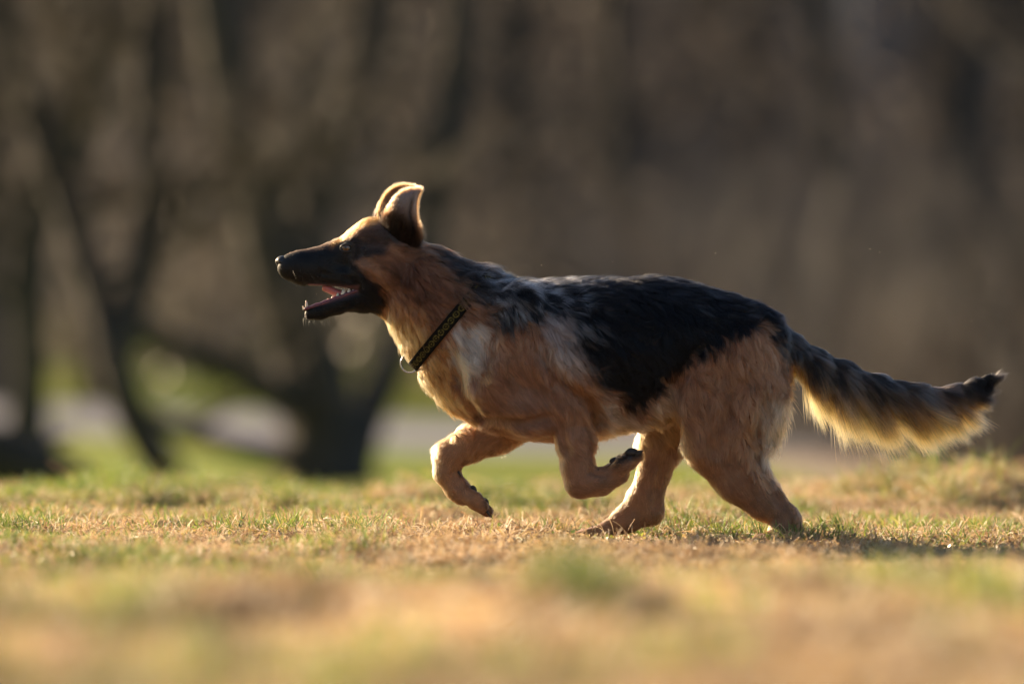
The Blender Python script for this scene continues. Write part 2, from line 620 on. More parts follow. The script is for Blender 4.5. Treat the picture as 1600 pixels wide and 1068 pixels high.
def box_of(x0, x1, d0, d1, w0, w1):
    def rr(g, a, b):
        return slice(max(0, int((a - g[0]) / H)), min(len(g), int((b - g[0]) / H) + 2))
    return rr(gx, x0, x1), rr(gd, d0, d1), rr(gw, w0, w1)


def smin(a, b, k):
    h = np.maximum(k - np.abs(a - b), 0) / k
    return np.minimum(a, b) - h * h * k * 0.25


def seg(a, b, ys, k, mode='add'):
    (x0, w0, d0, r0), (x1, w1, d1, r1) = a, b
    m = max(r0, r1) + k + 8
    md = m * max(ys, 1.0)
    sl = box_of(min(x0, x1) - m, max(x0, x1) + m, min(d0, d1) - md, max(d0, d1) + md, min(w0, w1) - m, max(w0, w1) + m)
    X = gx[sl[0]][:, None, None]
    D = gd[sl[1]][None, :, None]
    Wv = gw[sl[2]][None, None, :]
    bx, bw, bd = x1 - x0, w1 - w0, (d1 - d0) / ys
    L2 = bx * bx + bw * bw + bd * bd + 1e-6
    px, pw, pd = X - x0, Wv - w0, (D - d0) / ys
    h = np.clip((px * bx + pw * bw + pd * bd) / L2, 0, 1)
    v = np.sqrt((px - h * bx) ** 2 + (pw - h * bw) ** 2 + (pd - h * bd) ** 2) - (r0 + (r1 - r0) * h)
    v = v * min(1.0, ys) if ys < 1 else v
    if mode == 'add':
        FLD[sl] = smin(FLD[sl], v, k)
    else:
        FLD[sl] = -smin(-FLD[sl], v, k)


def chain(pts, ys=1.0, k=12.0, mode='add'):
    pts = [(p[0], p[1], p[2], p[3]) for p in pts]
    if len(pts) == 1:
        pts = pts * 2
    for a, b in zip(pts[:-1], pts[1:]):
        seg(a, b, ys, k, mode)


# torso: height and width profile along the spine
TX = np.array([684, 694, 712, 736, 764, 800, 850, 900, 950, 1000, 1050, 1100, 1150, 1190, 1222, 1240.])
TT = np.array([568, 540, 492, 450, 434, 436, 440, 440, 437, 434, 438, 447, 465, 492, 520, 545.])
TB = np.array([590, 604, 634, 660, 674, 684, 690, 688, 681, 666, 648, 632, 620, 606, 588, 565.])
TH = np.array([10, 34, 56, 70, 80, 88, 95, 98, 97, 92, 84, 80, 78, 66, 40, 12.])
xx = gx[:, None, None]


def sm(a):
    fx = np.arange(GX0 - 60, GX1 + 60, 1.0)
    f = np.interp(fx, TX, a)
    kx = np.exp(-(np.arange(-40, 41) / 13.0) ** 2)
    kx /= kx.sum()
    f = np.convolve(np.pad(f, 40, mode='edge'), kx, 'valid')
    return np.interp(gx, fx, f)


tt, tb = sm(TT), sm(TB)
th = np.interp(gx, TX, TH)
sl = box_of(680, 1244, -112, 112, 400, 720)
zc = ((tt + tb) / 2)[sl[0]][:, None, None]
rz = ((tb - tt) / 2)[sl[0]][:, None, None]
hw = th[sl[0]][:, None, None]
Dv, Wv = gd[sl[1]][None, :, None], gw[sl[2]][None, None, :]
un = (Wv - zc) / rz
# deeper and narrower brisket, fuller back
wid = hw * (1 - 0.16 * np.clip(un, 0, 1) - 0.10 * np.clip(-un - 0.4, 0, 1))
v = (np.sqrt(un ** 2 + (Dv / wid) ** 2) - 1) * np.minimum(rz, wid)
FLD[sl] = smin(FLD[sl], v.astype(np.float32), 10)

# neck and head
chain([(606, 424, 0, 50), (648, 446, 0, 60), (682, 474, 0, 70), (716, 508, 0, 82), (752, 545, 0, 92)], 0.82, 26)
chain([(664, 530, 0, 22), (690, 575, 0, 24), (718, 612, 0, 26)], 1.2, 22)
chain([(606, 388, 0, 47), (574, 386, 0, 36)], 1.05, 18)
for s in (-1, 1):
    chain([(560, 384, 14 * s, 18.5), (580, 366, 9 * s, 19)], 1.0, 16)     # brow
    chain([(592, 424, 26 * s, 38)], 0.9, 16)                              # cheek
    chain([(572, 412, 24 * s, 22), (590, 404, 30 * s, 20)], 0.9, 12)      # cheek bone
    chain([(478, 429, 7 * s, 13), (515, 431, 11 * s, 14), (556, 434, 20 * s, 18)], 1.0, 7)   # upper lip
chain([(548, 398, 0, 30), (506, 414, 0, 25.5), (470, 417, 0, 23.5), (452, 417.5, 0, 19)], 0.92, 12)
chain([(526, 393, 0, 18), (490, 402, 0, 12), (455, 408, 0, 10)], 1.0, 8)
chain([(588, 458, 0, 33), (566, 466, 0, 21)], 1.1, 12)
chain([(566, 466, 0, 21), (548, 471, 0, 15)], 1.3, 6)
for s in (-1, 1):
    chain([(552, 469, 15 * s, 14), (528, 477, 11 * s, 13), (500, 487, 6 * s, 11), (484, 490.5, 3 * s, 8)], 0.8, 4)
# eye sockets
for s in (-1, 1):
    chain([(543, 388, 41 * s, 9)], 1.0, 6, 'sub')

# near fore leg
chain([(800, 500, 42, 50), (770, 590, 44, 46)], 0.85, 22)
chain([(762, 605, 40, 44), (830, 636, 48, 42), (893, 642, 52, 30)], 0.8, 14)
chain([(893, 640, 52, 30), (898, 688, 53, 27.5), (902, 728, 53, 23), (906, 752, 53, 23)], 0.8, 12)
chain([(907, 754, 53, 23), (936, 752, 53, 19.5), (962, 738, 53, 19.5)], 0.85, 8)
for j, dd in enumerate((-17, -6, 6, 17)):
    e = 5 - 9 * (abs(dd) > 10)
    f_ = 5 * (abs(dd) > 10)
    chain([(960, 736, 53 + dd * .6, 14), (975 + e, 720 + f_, 53 + dd, 14), (987 + e, 713 + f_, 53 + dd, 10.5)], 0.55, 1.5)
# far fore leg
chain([(790, 590, -42, 46), (800, 650, -48, 36)], 0.85, 20)
chain([(810, 655, -50, 34), (776, 676, -50, 31), (732, 694, -50, 26), (702, 712, -50, 24)], 0.85, 12)
chain([(701, 713, -50, 24), (697, 738, -50, 19.5), (712, 762, -50, 17.5), (722, 772, -50, 18)], 0.9, 8)
for dd in (-16, -5.5, 5.5, 16):
    e = 6 - 8 * (abs(dd) > 10)
    f_ = -4 * (abs(dd) > 10)
    chain([(722, 770, -50 + dd * .6, 13), (742, 785 + f_, -50 + dd, 12.5), (755 + e, 796 + e * .5 + f_, -50 + dd, 10)], 0.55, 1.5)
# near hind leg
chain([(1172, 530, 30, 56), (1140, 590, 40, 76), (1138, 640, 44, 70)], 0.52, 26)
chain([(1136, 640, 44, 72), (1128, 688, 46, 54)], 0.55, 18)
chain([(1122, 690, 46, 50), (1155, 744, 46, 35), (1192, 781, 46, 25), (1226, 806, 46, 18.5)], 0.62, 16)
chain([(1226, 806, 46, 18.5), (1220, 826, 46, 18), (1210, 838, 46, 17)], 0.95, 8)
for dd in (-14, -5, 5, 14):
    chain([(1212, 838, 46 + dd * .6, 13), (1190, 843, 46 + dd, 10.5), (1178, 845, 46 + dd, 8)], 1.0, 4)
# far hind leg
chain([(1120, 560, -36, 60), (1070, 640, -42, 56), (1034, 696, -44, 33)], 0.6, 22)
chain([(1034, 694, -44, 32), (1022, 740, -44, 23.5), (1012, 776, -44, 23), (1018, 800, -44, 19)], 0.75, 12)
chain([(1016, 800, -44, 20), (982, 813, -44, 18), (945, 828, -44, 12.5)], 0.9, 10)
chain([(1000, 783, -44, 18), (972, 812, -44, 12)], 0.9, 16)
for dd in (-14, -5, 5, 14):
    chain([(947, 829, -44 + dd * .6, 10), (916, 836, -44 + dd, 8.5), (897, 839, -44 + dd, 6.5)], 1.0, 4)
# tail
chain([(1190, 530, 0, 36), (1232, 548, 0, 25), (1268, 562, 0, 18), (1310, 580, 0, 14), (1365, 600, 0, 12.5), (1425, 614, 0, 11),
       (1480, 616, 0, 9), (1515, 606, 0, 7), (1540, 593, 0, 5)], 0.95, 14)
# tendon groove above the near hock, crease behind the elbow, groove in front of the shoulder
# shoulder blade, rib and haunch relief
chain([(812, 470, 66, 22), (778, 560, 74, 24)], 0.7, 16)
chain([(812, 470, -66, 22), (778, 560, -74, 24)], 0.7, 16)
chain([(1000, 640, 34, 20), (1050, 640, 48, 26)], 0.8, 26)
def sample(P):
    """trilinear field lookup at dog-space points (x, d, w)"""
    q = np.stack([(P[:, 0] - gx[0]) / H, (P[:, 1] - gd[0]) / H, (P[:, 2] - gw[0]) / H], -1)
    q = np.clip(q, 0, np.array(FLD.shape) - 1.01)
    i = q.astype(int)
    f = q - i
    r = 0
    for a in (0, 1):
        for b in (0, 1):
            for c in (0, 1):
                wt = (f[:, 0] if a else 1 - f[:, 0]) * (f[:, 1] if b else 1 - f[:, 1]) * (f[:, 2] if c else 1 - f[:, 2])
                r = r + wt * FLD[i[:, 0] + a, i[:, 1] + b, i[:, 2] + c]
    return r


def grad(P, e=3.0):
    g = np.stack([sample(P + np.eye(3)[a] * e) - sample(P - np.eye(3)[a] * e) for a in range(3)], -1)
    return nrm(g)


def surf_d(x, w, dmax=110, dmin=-110):
    for d in np.arange(dmax, dmin, -0.5):
        if sample(np.array([[x, d, w]]))[0] < 0:
            return d
    return 0.0



def groove(pts, depth, width, k=7):
    q = []
    for (x_, w_) in pts:
        q.append((x_, w_, surf_d(x_, w_) + width - depth, width))
    chain(q, 1.0, k, 'sub')


groove([(700, 548), (712, 590), (728, 632), (752, 656)], 6, 12, 9)          # in front of the shoulder
groove([(845, 545), (872, 596), (922, 628), (936, 662)], 9, 12, 9)          # behind the upper arm
groove([(770, 500), (762, 545), (742, 590)], 5, 14, 10)
groove([(752, 650), (800, 664), (856, 652)], 5, 11, 10)
groove([(1085, 545), (1052, 600), (1044, 655), (1056, 704)], 8, 15, 12)     # flank in front of the thigh
groove([(1155, 600), (1135, 650), (1115, 700)], 4, 18, 12)
groove([(1196, 615), (1182, 675), (1186, 725)], 5, 14, 10)
groove([(1176, 706), (1196, 745), (1216, 782)], 6.5, 7, 6)                  # in front of the heel tendon
groove([(1040, 722), (1028, 765), (1026, 790)], 4, 6, 5)
groove([(918, 688), (921, 735)], 3, 5, 4)
groove([(922, 736), (940, 741)], 3.5, 4, 4)
groove([(868, 660), (880, 700)], 2.5, 9, 8)
groove([(578, 432), (600, 462), (600, 486)], 3.5, 10, 8)                    # jaw
groove([(566, 377), (602, 378)], 2.5, 9, 8)                                 # temple
groove([(505, 428), (545, 436), (562, 446)], 2.0, 5, 4)                     # lip fold
groove([(708, 738), (716, 760)], 3, 5, 4)
groove([(560, 398), (585, 412)], 2.5, 8, 7)
NZ = np.sin(gx / 23.0)[:, None, None] * np.sin(gw / 19.0 + 1)[None, None, :] * np.cos(gd / 27.0)[None, :, None]
FLD += 1.3 * NZ * (gx > 690)[:, None, None]


def surface_nets(f):
    s = f < 0
    n = [c - 1 for c in f.shape]
    cnt = np.zeros(n, dtype=np.int8)
    cor = [(a, b, c) for a in (0, 1) for b in (0, 1) for c in (0, 1)]
    for a, b, c in cor:
        cnt += s[a:a + n[0], b:b + n[1], c:c + n[2]]
    act = (cnt > 0) & (cnt < 8)
    idx = np.argwhere(act)
    vid = np.full(n, -1, dtype=np.int64)
    vid[act] = np.arange(len(idx))
    val = {c: f[idx[:, 0] + c[0], idx[:, 1] + c[1], idx[:, 2] + c[2]] for c in cor}
    acc = np.zeros((len(idx), 3))
    num = np.zeros(len(idx))
    for c in cor:
        for ax in range(3):
            if c[ax] == 0:
                e = list(c)
                e[ax] = 1
                e = tuple(e)
                va, vb = val[c], val[e]
                m = (va < 0) != (vb < 0)
                t = va[m] / (va[m] - vb[m])
                p = np.tile(np.array(c, dtype=float), (m.sum(), 1))
                p[:, ax] += t
                acc[m] += p
                num[m] += 1
    V = idx + acc / num[:, None]
    Q = []
    for ax in range(3):
        o1, o2 = (ax + 1) % 3, (ax + 2) % 3
        sa = [slice(None)] * 3
        sb = [slice(None)] * 3
        sa[ax] = slice(0, -1)
        sb[ax] = slice(1, None)
        d = s[tuple(sa)] != s[tuple(sb)]
        e = np.argwhere(d)
        e = e[(e[:, o1] > 0) & (e[:, o2] > 0) & (e[:, o1] < n[o1]) & (e[:, o2] < n[o2])]
        ins = s[e[:, 0], e[:, 1], e[:, 2]]

        def cell(a, b):
            q = e.copy()
            q[:, o1] -= a
            q[:, o2] -= b
            return vid[q[:, 0], q[:, 1], q[:, 2]]
        q = np.stack([cell(1, 1), cell(0, 1), cell(0, 0), cell(1, 0)], -1)
        q[~ins] = q[~ins][:, ::-1]
        Q.append(q)
    return V, np.concatenate(Q)


Vg, Fq = surface_nets(FLD)


Vd = np.stack([gx[0] + Vg[:, 0] * H, gd[0] + Vg[:, 1] * H, gw[0] + Vg[:, 2] * H], -1)   # (x, d, w)
Fq = Fq[(Fq >= 0).all(1)]
# drop stray islands: keep the largest component
par = np.arange(len(Vd))
for _ in range(200):
    old = par.copy()
    mn = par[Fq].min(1)
    for c in range(4):
        np.minimum.at(par, Fq[:, c], mn)
    par = par[par]
    if (old == par).all():
        break
big = np.bincount(par).argmax()
keepv = par == big
Fq = Fq[keepv[Fq[:, 0]]]
# light smoothing
for _ in range(2):
    a = np.zeros_like(Vd)
    n_ = np.zeros(len(Vd))
    for i in range(4):
        np.add.at(a, Fq[:, i], Vd[Fq[:, (i + 1) % 4]] + Vd[Fq[:, (i + 3) % 4]])
        np.add.at(n_, Fq[:, i], 2)
    mk = n_ > 0
    Vd[mk] = 0.5 * Vd[mk] + 0.5 * a[mk] / n_[mk, None]
used = np.unique(Fq)
remap = np.full(len(Vd), -1)
remap[used] = np.arange(len(used))
Vd, Fq = Vd[used], remap[Fq]


def toW(P):
    return np.stack([(P[:, 0] - 800) * S, -P[:, 1] * S, (850 - P[:, 2]) * S], -1)


# ------------------------------------------------------------------ coat colours
def poly_sd(x, w, poly):
    """signed distance to a polygon in picture pixels, negative inside"""
    d = np.full(len(x), 1e9)
    ins = np.zeros(len(x), dtype=bool)
    n = len(poly)
    for i in range(n):
        ax, aw = poly[i]
        bx, bw = poly[(i + 1) % n]
        ex, ew = bx - ax, bw - aw
        px, pw = x - ax, w - aw
        h = np.clip((px * ex + pw * ew) / (ex * ex + ew * ew + 1e-9), 0, 1)
        d = np.minimum(d, np.hypot(px - ex * h, pw - ew * h))
        c = ((aw > w) != (bw > w)) & (x < ex * (w - aw) / (ew if ew else 1e-9) + ax)
        ins ^= c
    return np.where(ins, -d, d)


BLACK = (0.004, 0.004, 0.006)
TAN = (0.31, 0.150, 0.083)
MARKS = [   # colour, polygon, feather, boundary wobble, only side (0 both, 1 near, -1 far)
    ((0.25, 0.125, 0.078), [(690, 560), (860, 520), (900, 640), (850, 720), (720, 700), (680, 620)], 30, 10),
    ((0.36, 0.16, 0.060), [(590, 480), (650, 470), (700, 560), (720, 660), (680, 640), (600, 520)], 20, 8),
    ((0.15, 0.065, 0.035), [(600, 400), (650, 385), (700, 420), (720, 470), (680, 500), (620, 470), (600, 440)], 24, 12),
    ((0.66, 0.56, 0.50), [(700, 545), (716, 508), (756, 498), (768, 530), (746, 580), (712, 590)], 9, 7),
    ((0.018, 0.015, 0.016), [(668, 382), (700, 388), (735, 405), (760, 425), (752, 470), (735, 480), (715, 440), (690, 415)], 10, 7),
    ((0.035, 0.032, 0.034), [(740, 405), (800, 405), (850, 420), (840, 500), (770, 520), (745, 470)], 12, 10),
    ((0.010, 0.010, 0.013), [(755, 395), (900, 400), (960, 400), (950, 470), (905, 520), (860, 505), (810, 498), (775, 470)], 14, 12),
    ((0.38, 0.30, 0.28), [(842, 500), (875, 490), (905, 510), (915, 580), (880, 590), (848, 560)], 10, 7),
    (BLACK, [(880, 400), (1000, 396), (1100, 415), (1180, 450), (1260, 505), (1300, 545), (1230, 560), (1195, 520), (1150, 520),
             (1100, 556), (1050, 592), (1022, 622), (992, 640), (950, 615), (925, 590), (905, 560), (893, 500), (900, 470)], 13, 15),
    ((0.36, 0.25, 0.19), [(925, 596), (950, 618), (990, 642), (1010, 660), (985, 690), (935, 690), (930, 640)], 9, 6),
    ((0.42, 0.24, 0.13), [(1010, 640), (1045, 600), (1060, 640), (1050, 700), (990, 700)], 16, 6),
    ((0.58, 0.42, 0.32), [(1185, 620), (1250, 600), (1250, 720), (1205, 752), (1188, 700)], 16, 6),
    ((0.52, 0.42, 0.38), [(1176, 690), (1198, 685), (1206, 720), (1190, 735)], 8, 6),
    # head
    ((0.030, 0.022, 0.021), [(520, 380), (540, 365), (566, 372), (600, 385), (604, 398), (565, 404), (548, 412), (520, 430)], 6, 3),
    ((0.085, 0.052, 0.040), [(556, 362), (600, 345), (612, 375), (600, 392), (566, 384)], 7, 4),
    ((0.44, 0.17, 0.045), [(515, 384), (531, 364), (552, 350), (590, 328), (606, 334), (600, 345), (560, 360), (535, 374), (520, 386)], 4, 2),  # sunlit strip painted along the top of the forehead
    ((0.006, 0.005, 0.006), [(420, 390), (476, 391), (512, 386), (535, 396), (552, 410), (566, 424), (578, 440), (592, 444), (594, 466), (586, 496),
               (540, 510), (460, 510), (430, 450)], 6, 3),
    ((0.05, 0.035, 0.03), [(596, 340), (615, 345), (640, 360), (650, 380), (620, 385), (600, 372)], 8, 4),
    # far side of the rump and tail
    ((0.022, 0.021, 0.024), [(1200, 480), (1290, 520), (1370, 575), (1450, 600), (1500, 590), (1500, 612), (1420, 614), (1340, 598), (1280, 575), (1225, 560)], 6, 4),
    ((0.011, 0.010, 0.011), [(1468, 585), (1500, 575), (1580, 550), (1590, 660), (1500, 650), (1478, 622)], 10, 4),
    # dark toes and mottles
    ((0.045, 0.030, 0.025), [(944, 712), (965, 700), (1010, 695), (1010, 706), (988, 718), (962, 728), (948, 728)], 5, 3),
    ((0.03, 0.022, 0.02), [(746, 756), (775, 772), (775, 814), (762, 806), (756, 788)], 4, 2),
]


def coat_color(P, N):
    x, d, w = P[:, 0], P[:, 1], P[:, 2]
    n1 = fbm(P, 34, 11)
    n2 = fbm(P, 12, 12, 2)
    c = np.tile(np.array(TAN), (len(P), 1))
    for col, poly, fe, wob in MARKS:
        sd = poly_sd(x, w, poly) + wob * (n1 * 0.8 + n2 * 0.7)
        m = sstep(fe, -fe, sd)[:, None]
        c = c * (1 - m) + np.array(col) * m
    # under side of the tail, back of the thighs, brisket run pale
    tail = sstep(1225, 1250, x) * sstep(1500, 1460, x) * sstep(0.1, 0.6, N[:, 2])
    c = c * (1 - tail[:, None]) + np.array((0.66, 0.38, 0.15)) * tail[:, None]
    inner = sstep(-8, -26, d) * sstep(660, 700, w) * 0.35
    c = c * (1 - inner[:, None]) + np.array((0.4, 0.22, 0.12)) * inner[:, None]
    # rim light painted as brownish hair along the bridge of the nose
    br = sstep(-0.80, -0.95, N[:, 2]) * sstep(440, 450, x) * sstep(560, 530, x) * sstep(425, 405, w)
    c = c * (1 - br[:, None]) + np.array((0.26, 0.15, 0.08)) * br[:, None]
    # cream throat and brisket hair, with rim light painted there and on leg fronts
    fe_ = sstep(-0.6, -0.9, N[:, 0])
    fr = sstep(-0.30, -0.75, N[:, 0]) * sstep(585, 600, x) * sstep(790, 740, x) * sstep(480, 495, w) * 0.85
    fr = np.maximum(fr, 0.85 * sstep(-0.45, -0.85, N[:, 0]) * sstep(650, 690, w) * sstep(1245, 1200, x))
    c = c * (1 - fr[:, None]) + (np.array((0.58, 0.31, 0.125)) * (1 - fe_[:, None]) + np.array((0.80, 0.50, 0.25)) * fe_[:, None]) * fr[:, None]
    # dark tipped patches on neck, shoulder and cheek
    mot = sstep(0.05, 0.5, fbm(P, 26, 14)) * sstep(800, 740, x) * sstep(560, 600, x) * 0.55
    c = c * (1 - mot[:, None] * np.array([0.75, 0.9, 1.0]))
    # fine mottling of the coat
    c = c * (1 + 0.30 * n2[:, None] + 0.16 * n1[:, None])
    return np.clip(c, 0.004, 0.85)


# normals of body vertices (dog space)
def vnormals(V, F):
    n = np.zeros_like(V)
    q = F.shape[1]
    fn = np.cross(V[F[:, 2]] - V[F[:, 0]], V[F[:, q - 1]] - V[F[:, 1]]) if q == 4 else np.cross(V[F[:, 1]] - V[F[:, 0]], V[F[:, 2]] - V[F[:, 0]])
    for i in range(q):
        np.add.at(n, F[:, i], fn)
    return nrm(n)


Nd = grad(Vd)
dog = link('dog', None)
dog.location = (0, 0, 0)
dog['label'] = 'black and tan shepherd dog running left across the dry grass with open mouth'
dog['category'] = 'dog'
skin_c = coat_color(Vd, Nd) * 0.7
inm = sstep(3, -3, poly_sd(Vd[:, 0], Vd[:, 2], [(478, 446), (562, 446), (560, 458), (535, 467), (500, 477), (474, 484), (470, 470)]))
skin_c = skin_c * (1 - inm[:, None]) + np.array((0.10, 0.05, 0.06)) * inm[:, None]
skin_mat = col_mat('dog skin', 0.55)
# orientation check
fn = np.cross(Vd[Fq[:, 2]] - Vd[Fq[:, 0]], Vd[Fq[:, 3]] - Vd[Fq[:, 1]])
if (fn * Nd[Fq[:, 0]]).sum() < 0:
    Fq = Fq[:, ::-1].copy()
body = mesh_from('body', toW(Vd), Fq, skin_mat, dog, True, skin_c)

# ------------------------------------------------------------------ ears (dog space points x, d, w)
def ear(front, back, bulge, dside, skin_out):
    """front and back edges as lists of (x, w, d); returns a thin shell"""
    nu, nv = 26, 16
    def res(pl):
        pl = np.array(pl, dtype=float)
        t = np.linspace(0, 1, len(pl))
        u = np.linspace(0, 1, nu)
        # catmull-like smoothing
        out = np.stack([np.interp(u, t, pl[:, k]) for k in range(3)], -1)
        for _ in range(3):
            out[1:-1] = 0.25 * out[:-2] + 0.5 * out[1:-1] + 0.25 * out[2:]
        return out
    A, B = res(front), res(back)
    V = []
    for i in range(nu):
        for j in range(nv):
            t = j / (nv - 1)
            p = A[i] * (1 - t) + B[i] * t
            wd = np.linalg.norm(B[i] - A[i])
            q = p.copy()
            uu = i / (nu - 1)
            q[2] += dside * wd * (bulge * math.sin(math.pi * t) ** 0.8 - 0.17 * math.exp(-((t - .74 + .12 * uu) / .10) ** 2) * math.sin(math.pi * min(1, uu * 1.3 + .1)))
            V.append((q[0], q[2], q[1]))
    V = np.array(V)
    i = np.arange(nu * nv).reshape(nu, nv)
    F = np.stack([i[:-1, :-1], i[:-1, 1:], i[1:, 1:], i[1:, :-1]], -1).reshape(-1, 4)
    N = vnormals(V, F)
    if N[:, 1].mean() * dside < 0:
        F = F[:, ::-1].copy()
        N = -N
    n = len(V)
    V2 = np.concatenate([V + N * 1.1, V - N * 1.1])
    rim = list(i[0, :]) + list(i[1:, -1]) + list(i[-1, -2::-1]) + list(i[-2:0:-1, 0])
    FF = [tuple(f) for f in F] + [tuple(f[::-1] + n) for f in F]
    for a, b in zip(rim, rim[1:] + rim[:1]):
        FF.append((a, b, b + n, a + n))
    FF = np.array(FF)
    return V, N, F, V2, FF


near_front = [(604, 362, 20), (604, 338, 40), (614, 316, 46), (626, 304, 46), (641, 299, 44), (656, 298, 40)]
near_back = [(640, 400, 16), (657, 372, 36), (651, 345, 46), (650, 325, 45), (652, 310, 42), (657, 299, 40)]
far_front = [(588, 352, -22), (591, 330, -26), (597, 311, -30), (608, 296, -32), (625, 289, -32), (645, 292, -30)]
far_back = [(630, 388, -28), (640, 360, -32), (640, 335, -34), (641, 318, -34), (644, 303, -32), (648, 296, -30)]
ear_data = []
ear_mat = col_mat('ear skin', 0.6)
for fr, bk, s in ((near_front, near_back, 1), (far_front, far_back, -1)):
    V, N, F, V2, FF = ear(fr, bk, 0.26, s, None)
    t = np.tile(np.linspace(0, 1, 16), 26)
    u = np.repeat(np.linspace(0, 1, 26), 16)
    oc = np.array((0.24, 0.17, 0.14))[None] * np.ones((len(V), 1))
    dk = np.maximum(sstep(0.55, 0.15, u), 0.8 * np.exp(-((t - .66) / .10) ** 2) * sstep(.9, .5, u))[:, None]
    oc = oc * (1 - dk) + np.array((0.022, 0.016, 0.014)) * dk
    ed = (sstep(0.20, 0.0, t) + 0.6 * sstep(0.85, 1.0, t))[:, None].clip(0, 1) * sstep(0.1, 0.3, u)[:, None]
    oc = oc * (1 - ed) + np.array((0.34, 0.17, 0.08)) * ed
    ic = np.ones((len(V), 1)) * np.array((0.22, 0.12, 0.09))
    o = mesh_from('ear', toW(V2), FF, ear_mat, dog, True, np.concatenate([oc, ic]))
    ear_data.append((V, N, F, oc, s, u))

# ------------------------------------------------------------------ collar plane, used to part the fur
CA, CB = np.array([651.0, 566.0]), np.array([752.0, 446.0])      # throat and nape ends
CDIR = nrm(CB - CA)
CNRM = np.array([CDIR[1], -CDIR[0]])
CNRM = CNRM if CNRM[0] > 0 else -CNRM                            # points to the body


def collar_dist(P):
    q = P[:, [0, 2]] - CA
    return q @ CNRM, q @ CDIR / np.linalg.norm(CB - CA)


# ------------------------------------------------------------------ fur
FLOW = np.array([   # x, w, dx, dw, length, lift
    (440, 412, 1, .1, 3, .2), (475, 405, 1, -.1, 3, .2), (475, 430, 1, .2, 4, .2), (510, 400, 1, -.2, 4, .2), (520, 430, 1, .1, 4, .2),
    (545, 368, 1, -.4, 8, .5), (580, 347, 1, -.4, 10, .55), (560, 400, 1, 0, 6, .25), (550, 435, 1, .2, 5, .25), (480, 495, 1, .1, 4, .4),
    (520, 488, 1, .1, 4, .3), (560, 480, 1, .2, 6, .3), (600, 375, 1, .1, 9, .3), (590, 410, 1, .4, 10, .3), (600, 450, .7, .7, 15, .35),
    (590, 485, .6, .7, 14, .35), (640, 385, 1, .1, 16, .35), (630, 430, .8, .6, 19, .35), (625, 490, .55, .8, 22, .4), (635, 530, .5, .85, 18, .45),
    (680, 395, 1, .35, 19, .35), (670, 450, .8, .6, 24, .4), (670, 510, .6, .8, 22, .35), (720, 415, 1, .4, 22, .4), (715, 460, .8, .6, 20, .35),
    (760, 418, 1, .1, 26, .55), (755, 470, .8, .6, 28, .4), (715, 520, .6, .8, 30, .45), (740, 560, .5, .85, 30, .4), (680, 580, .5, .85, 22, .5),
    (690, 630, .45, .9, 20, .5), (720, 670, .8, .5, 16, .4), (800, 425, 1, .2, 26, .45), (800, 480, .7, .7, 26, .38), (780, 560, .3, .95, 14, .2),
    (780, 630, .7, .6, 12, .2), (830, 560, .3, .95, 13, .2), (850, 425, 1, .15, 26, .45), (860, 480, .7, .6, 28, .42), (870, 540, .45, .85, 26, .42),
    (850, 640, .6, .75, 11, .2), (880, 600, .5, .8, 17, .3), (920, 430, 1, .2, 26, .4), (920, 520, .8, .5, 24, .3), (930, 600, .8, .6, 22, .35),
    (930, 660, .8, .6, 24, .35), (990, 428, 1, .12, 22, .35), (1000, 520, .85, .45, 22, .25), (990, 620, .7, .6, 26, .35), (980, 680, .75, .6, 26, .5),
    (900, 695, .8, .5, 14, .3), (820, 690, .9, .35, 14, .3), (1070, 430, 1, .25, 20, .35), (1080, 520, .8, .55, 20, .25), (1060, 600, .35, .9, 22, .35),
    (1040, 660, .5, .85, 20, .35), (1140, 455, .9, .45, 20, .35), (1140, 540, .45, .9, 20, .28), (1120, 620, .15, 1, 17, .25), (1190, 485, .85, .55, 20, .35),
    (1190, 560, .3, .95, 22, .3), (1190, 640, .2, 1, 26, .42), (1215, 600, .25, .95, 28, .5), (1215, 680, .2, 1, 30, .5), (1185, 710, .25, .95, 26, .45),
    (1120, 690, .2, 1, 12, .2), (1150, 740, .6, .8, 9, .18), (1200, 790, .6, .8, 7, .2), (1235, 815, 0, 1, 6, .2), (1200, 845, -1, .2, 5, .2),
    (895, 670, 0, 1, 9, .18), (900, 730, .1, 1, 7, .18), (910, 765, .9, .3, 6, .2), (950, 745, .9, -.5, 6, .2), (985, 715, .9, -.4, 6, .3),
    (760, 680, -.8, .5, 9, .2), (710, 705, -.6, .8, 8, .2), (700, 745, .3, 1, 6, .2), (750, 790, .85, .6, 5, .2),
    (1020, 720, -.1, 1, 8, .2), (1015, 780, 0, 1, 6, .2), (980, 820, -1, .4, 5, .2), (920, 842, -1, .2, 5, .2),
    (1240, 530, .85, .5, 18, .3), (1280, 555, .8, .55, 22, .3), (1340, 585, .85, .5, 26, .28), (1420, 605, .88, .45, 28, .3), (1490, 606, .95, .1, 30, .35),
    (1530, 598, .95, -.1, 26, .3),
])


def flow_at(x, w):
    n = len(x)
    out = np.zeros((n, 4))
    for s in range(0, n, 40000):
        dx = x[s:s + 40000, None] - FLOW[None, :, 0]
        dw = w[s:s + 40000, None] - FLOW[None, :, 1]
        k = 1.0 / (dx * dx + dw * dw + 60.0) ** 1.6
        k /= k.sum(1, keepdims=True)
        out[s:s + 40000] = k @ FLOW[:, 2:]
    return out


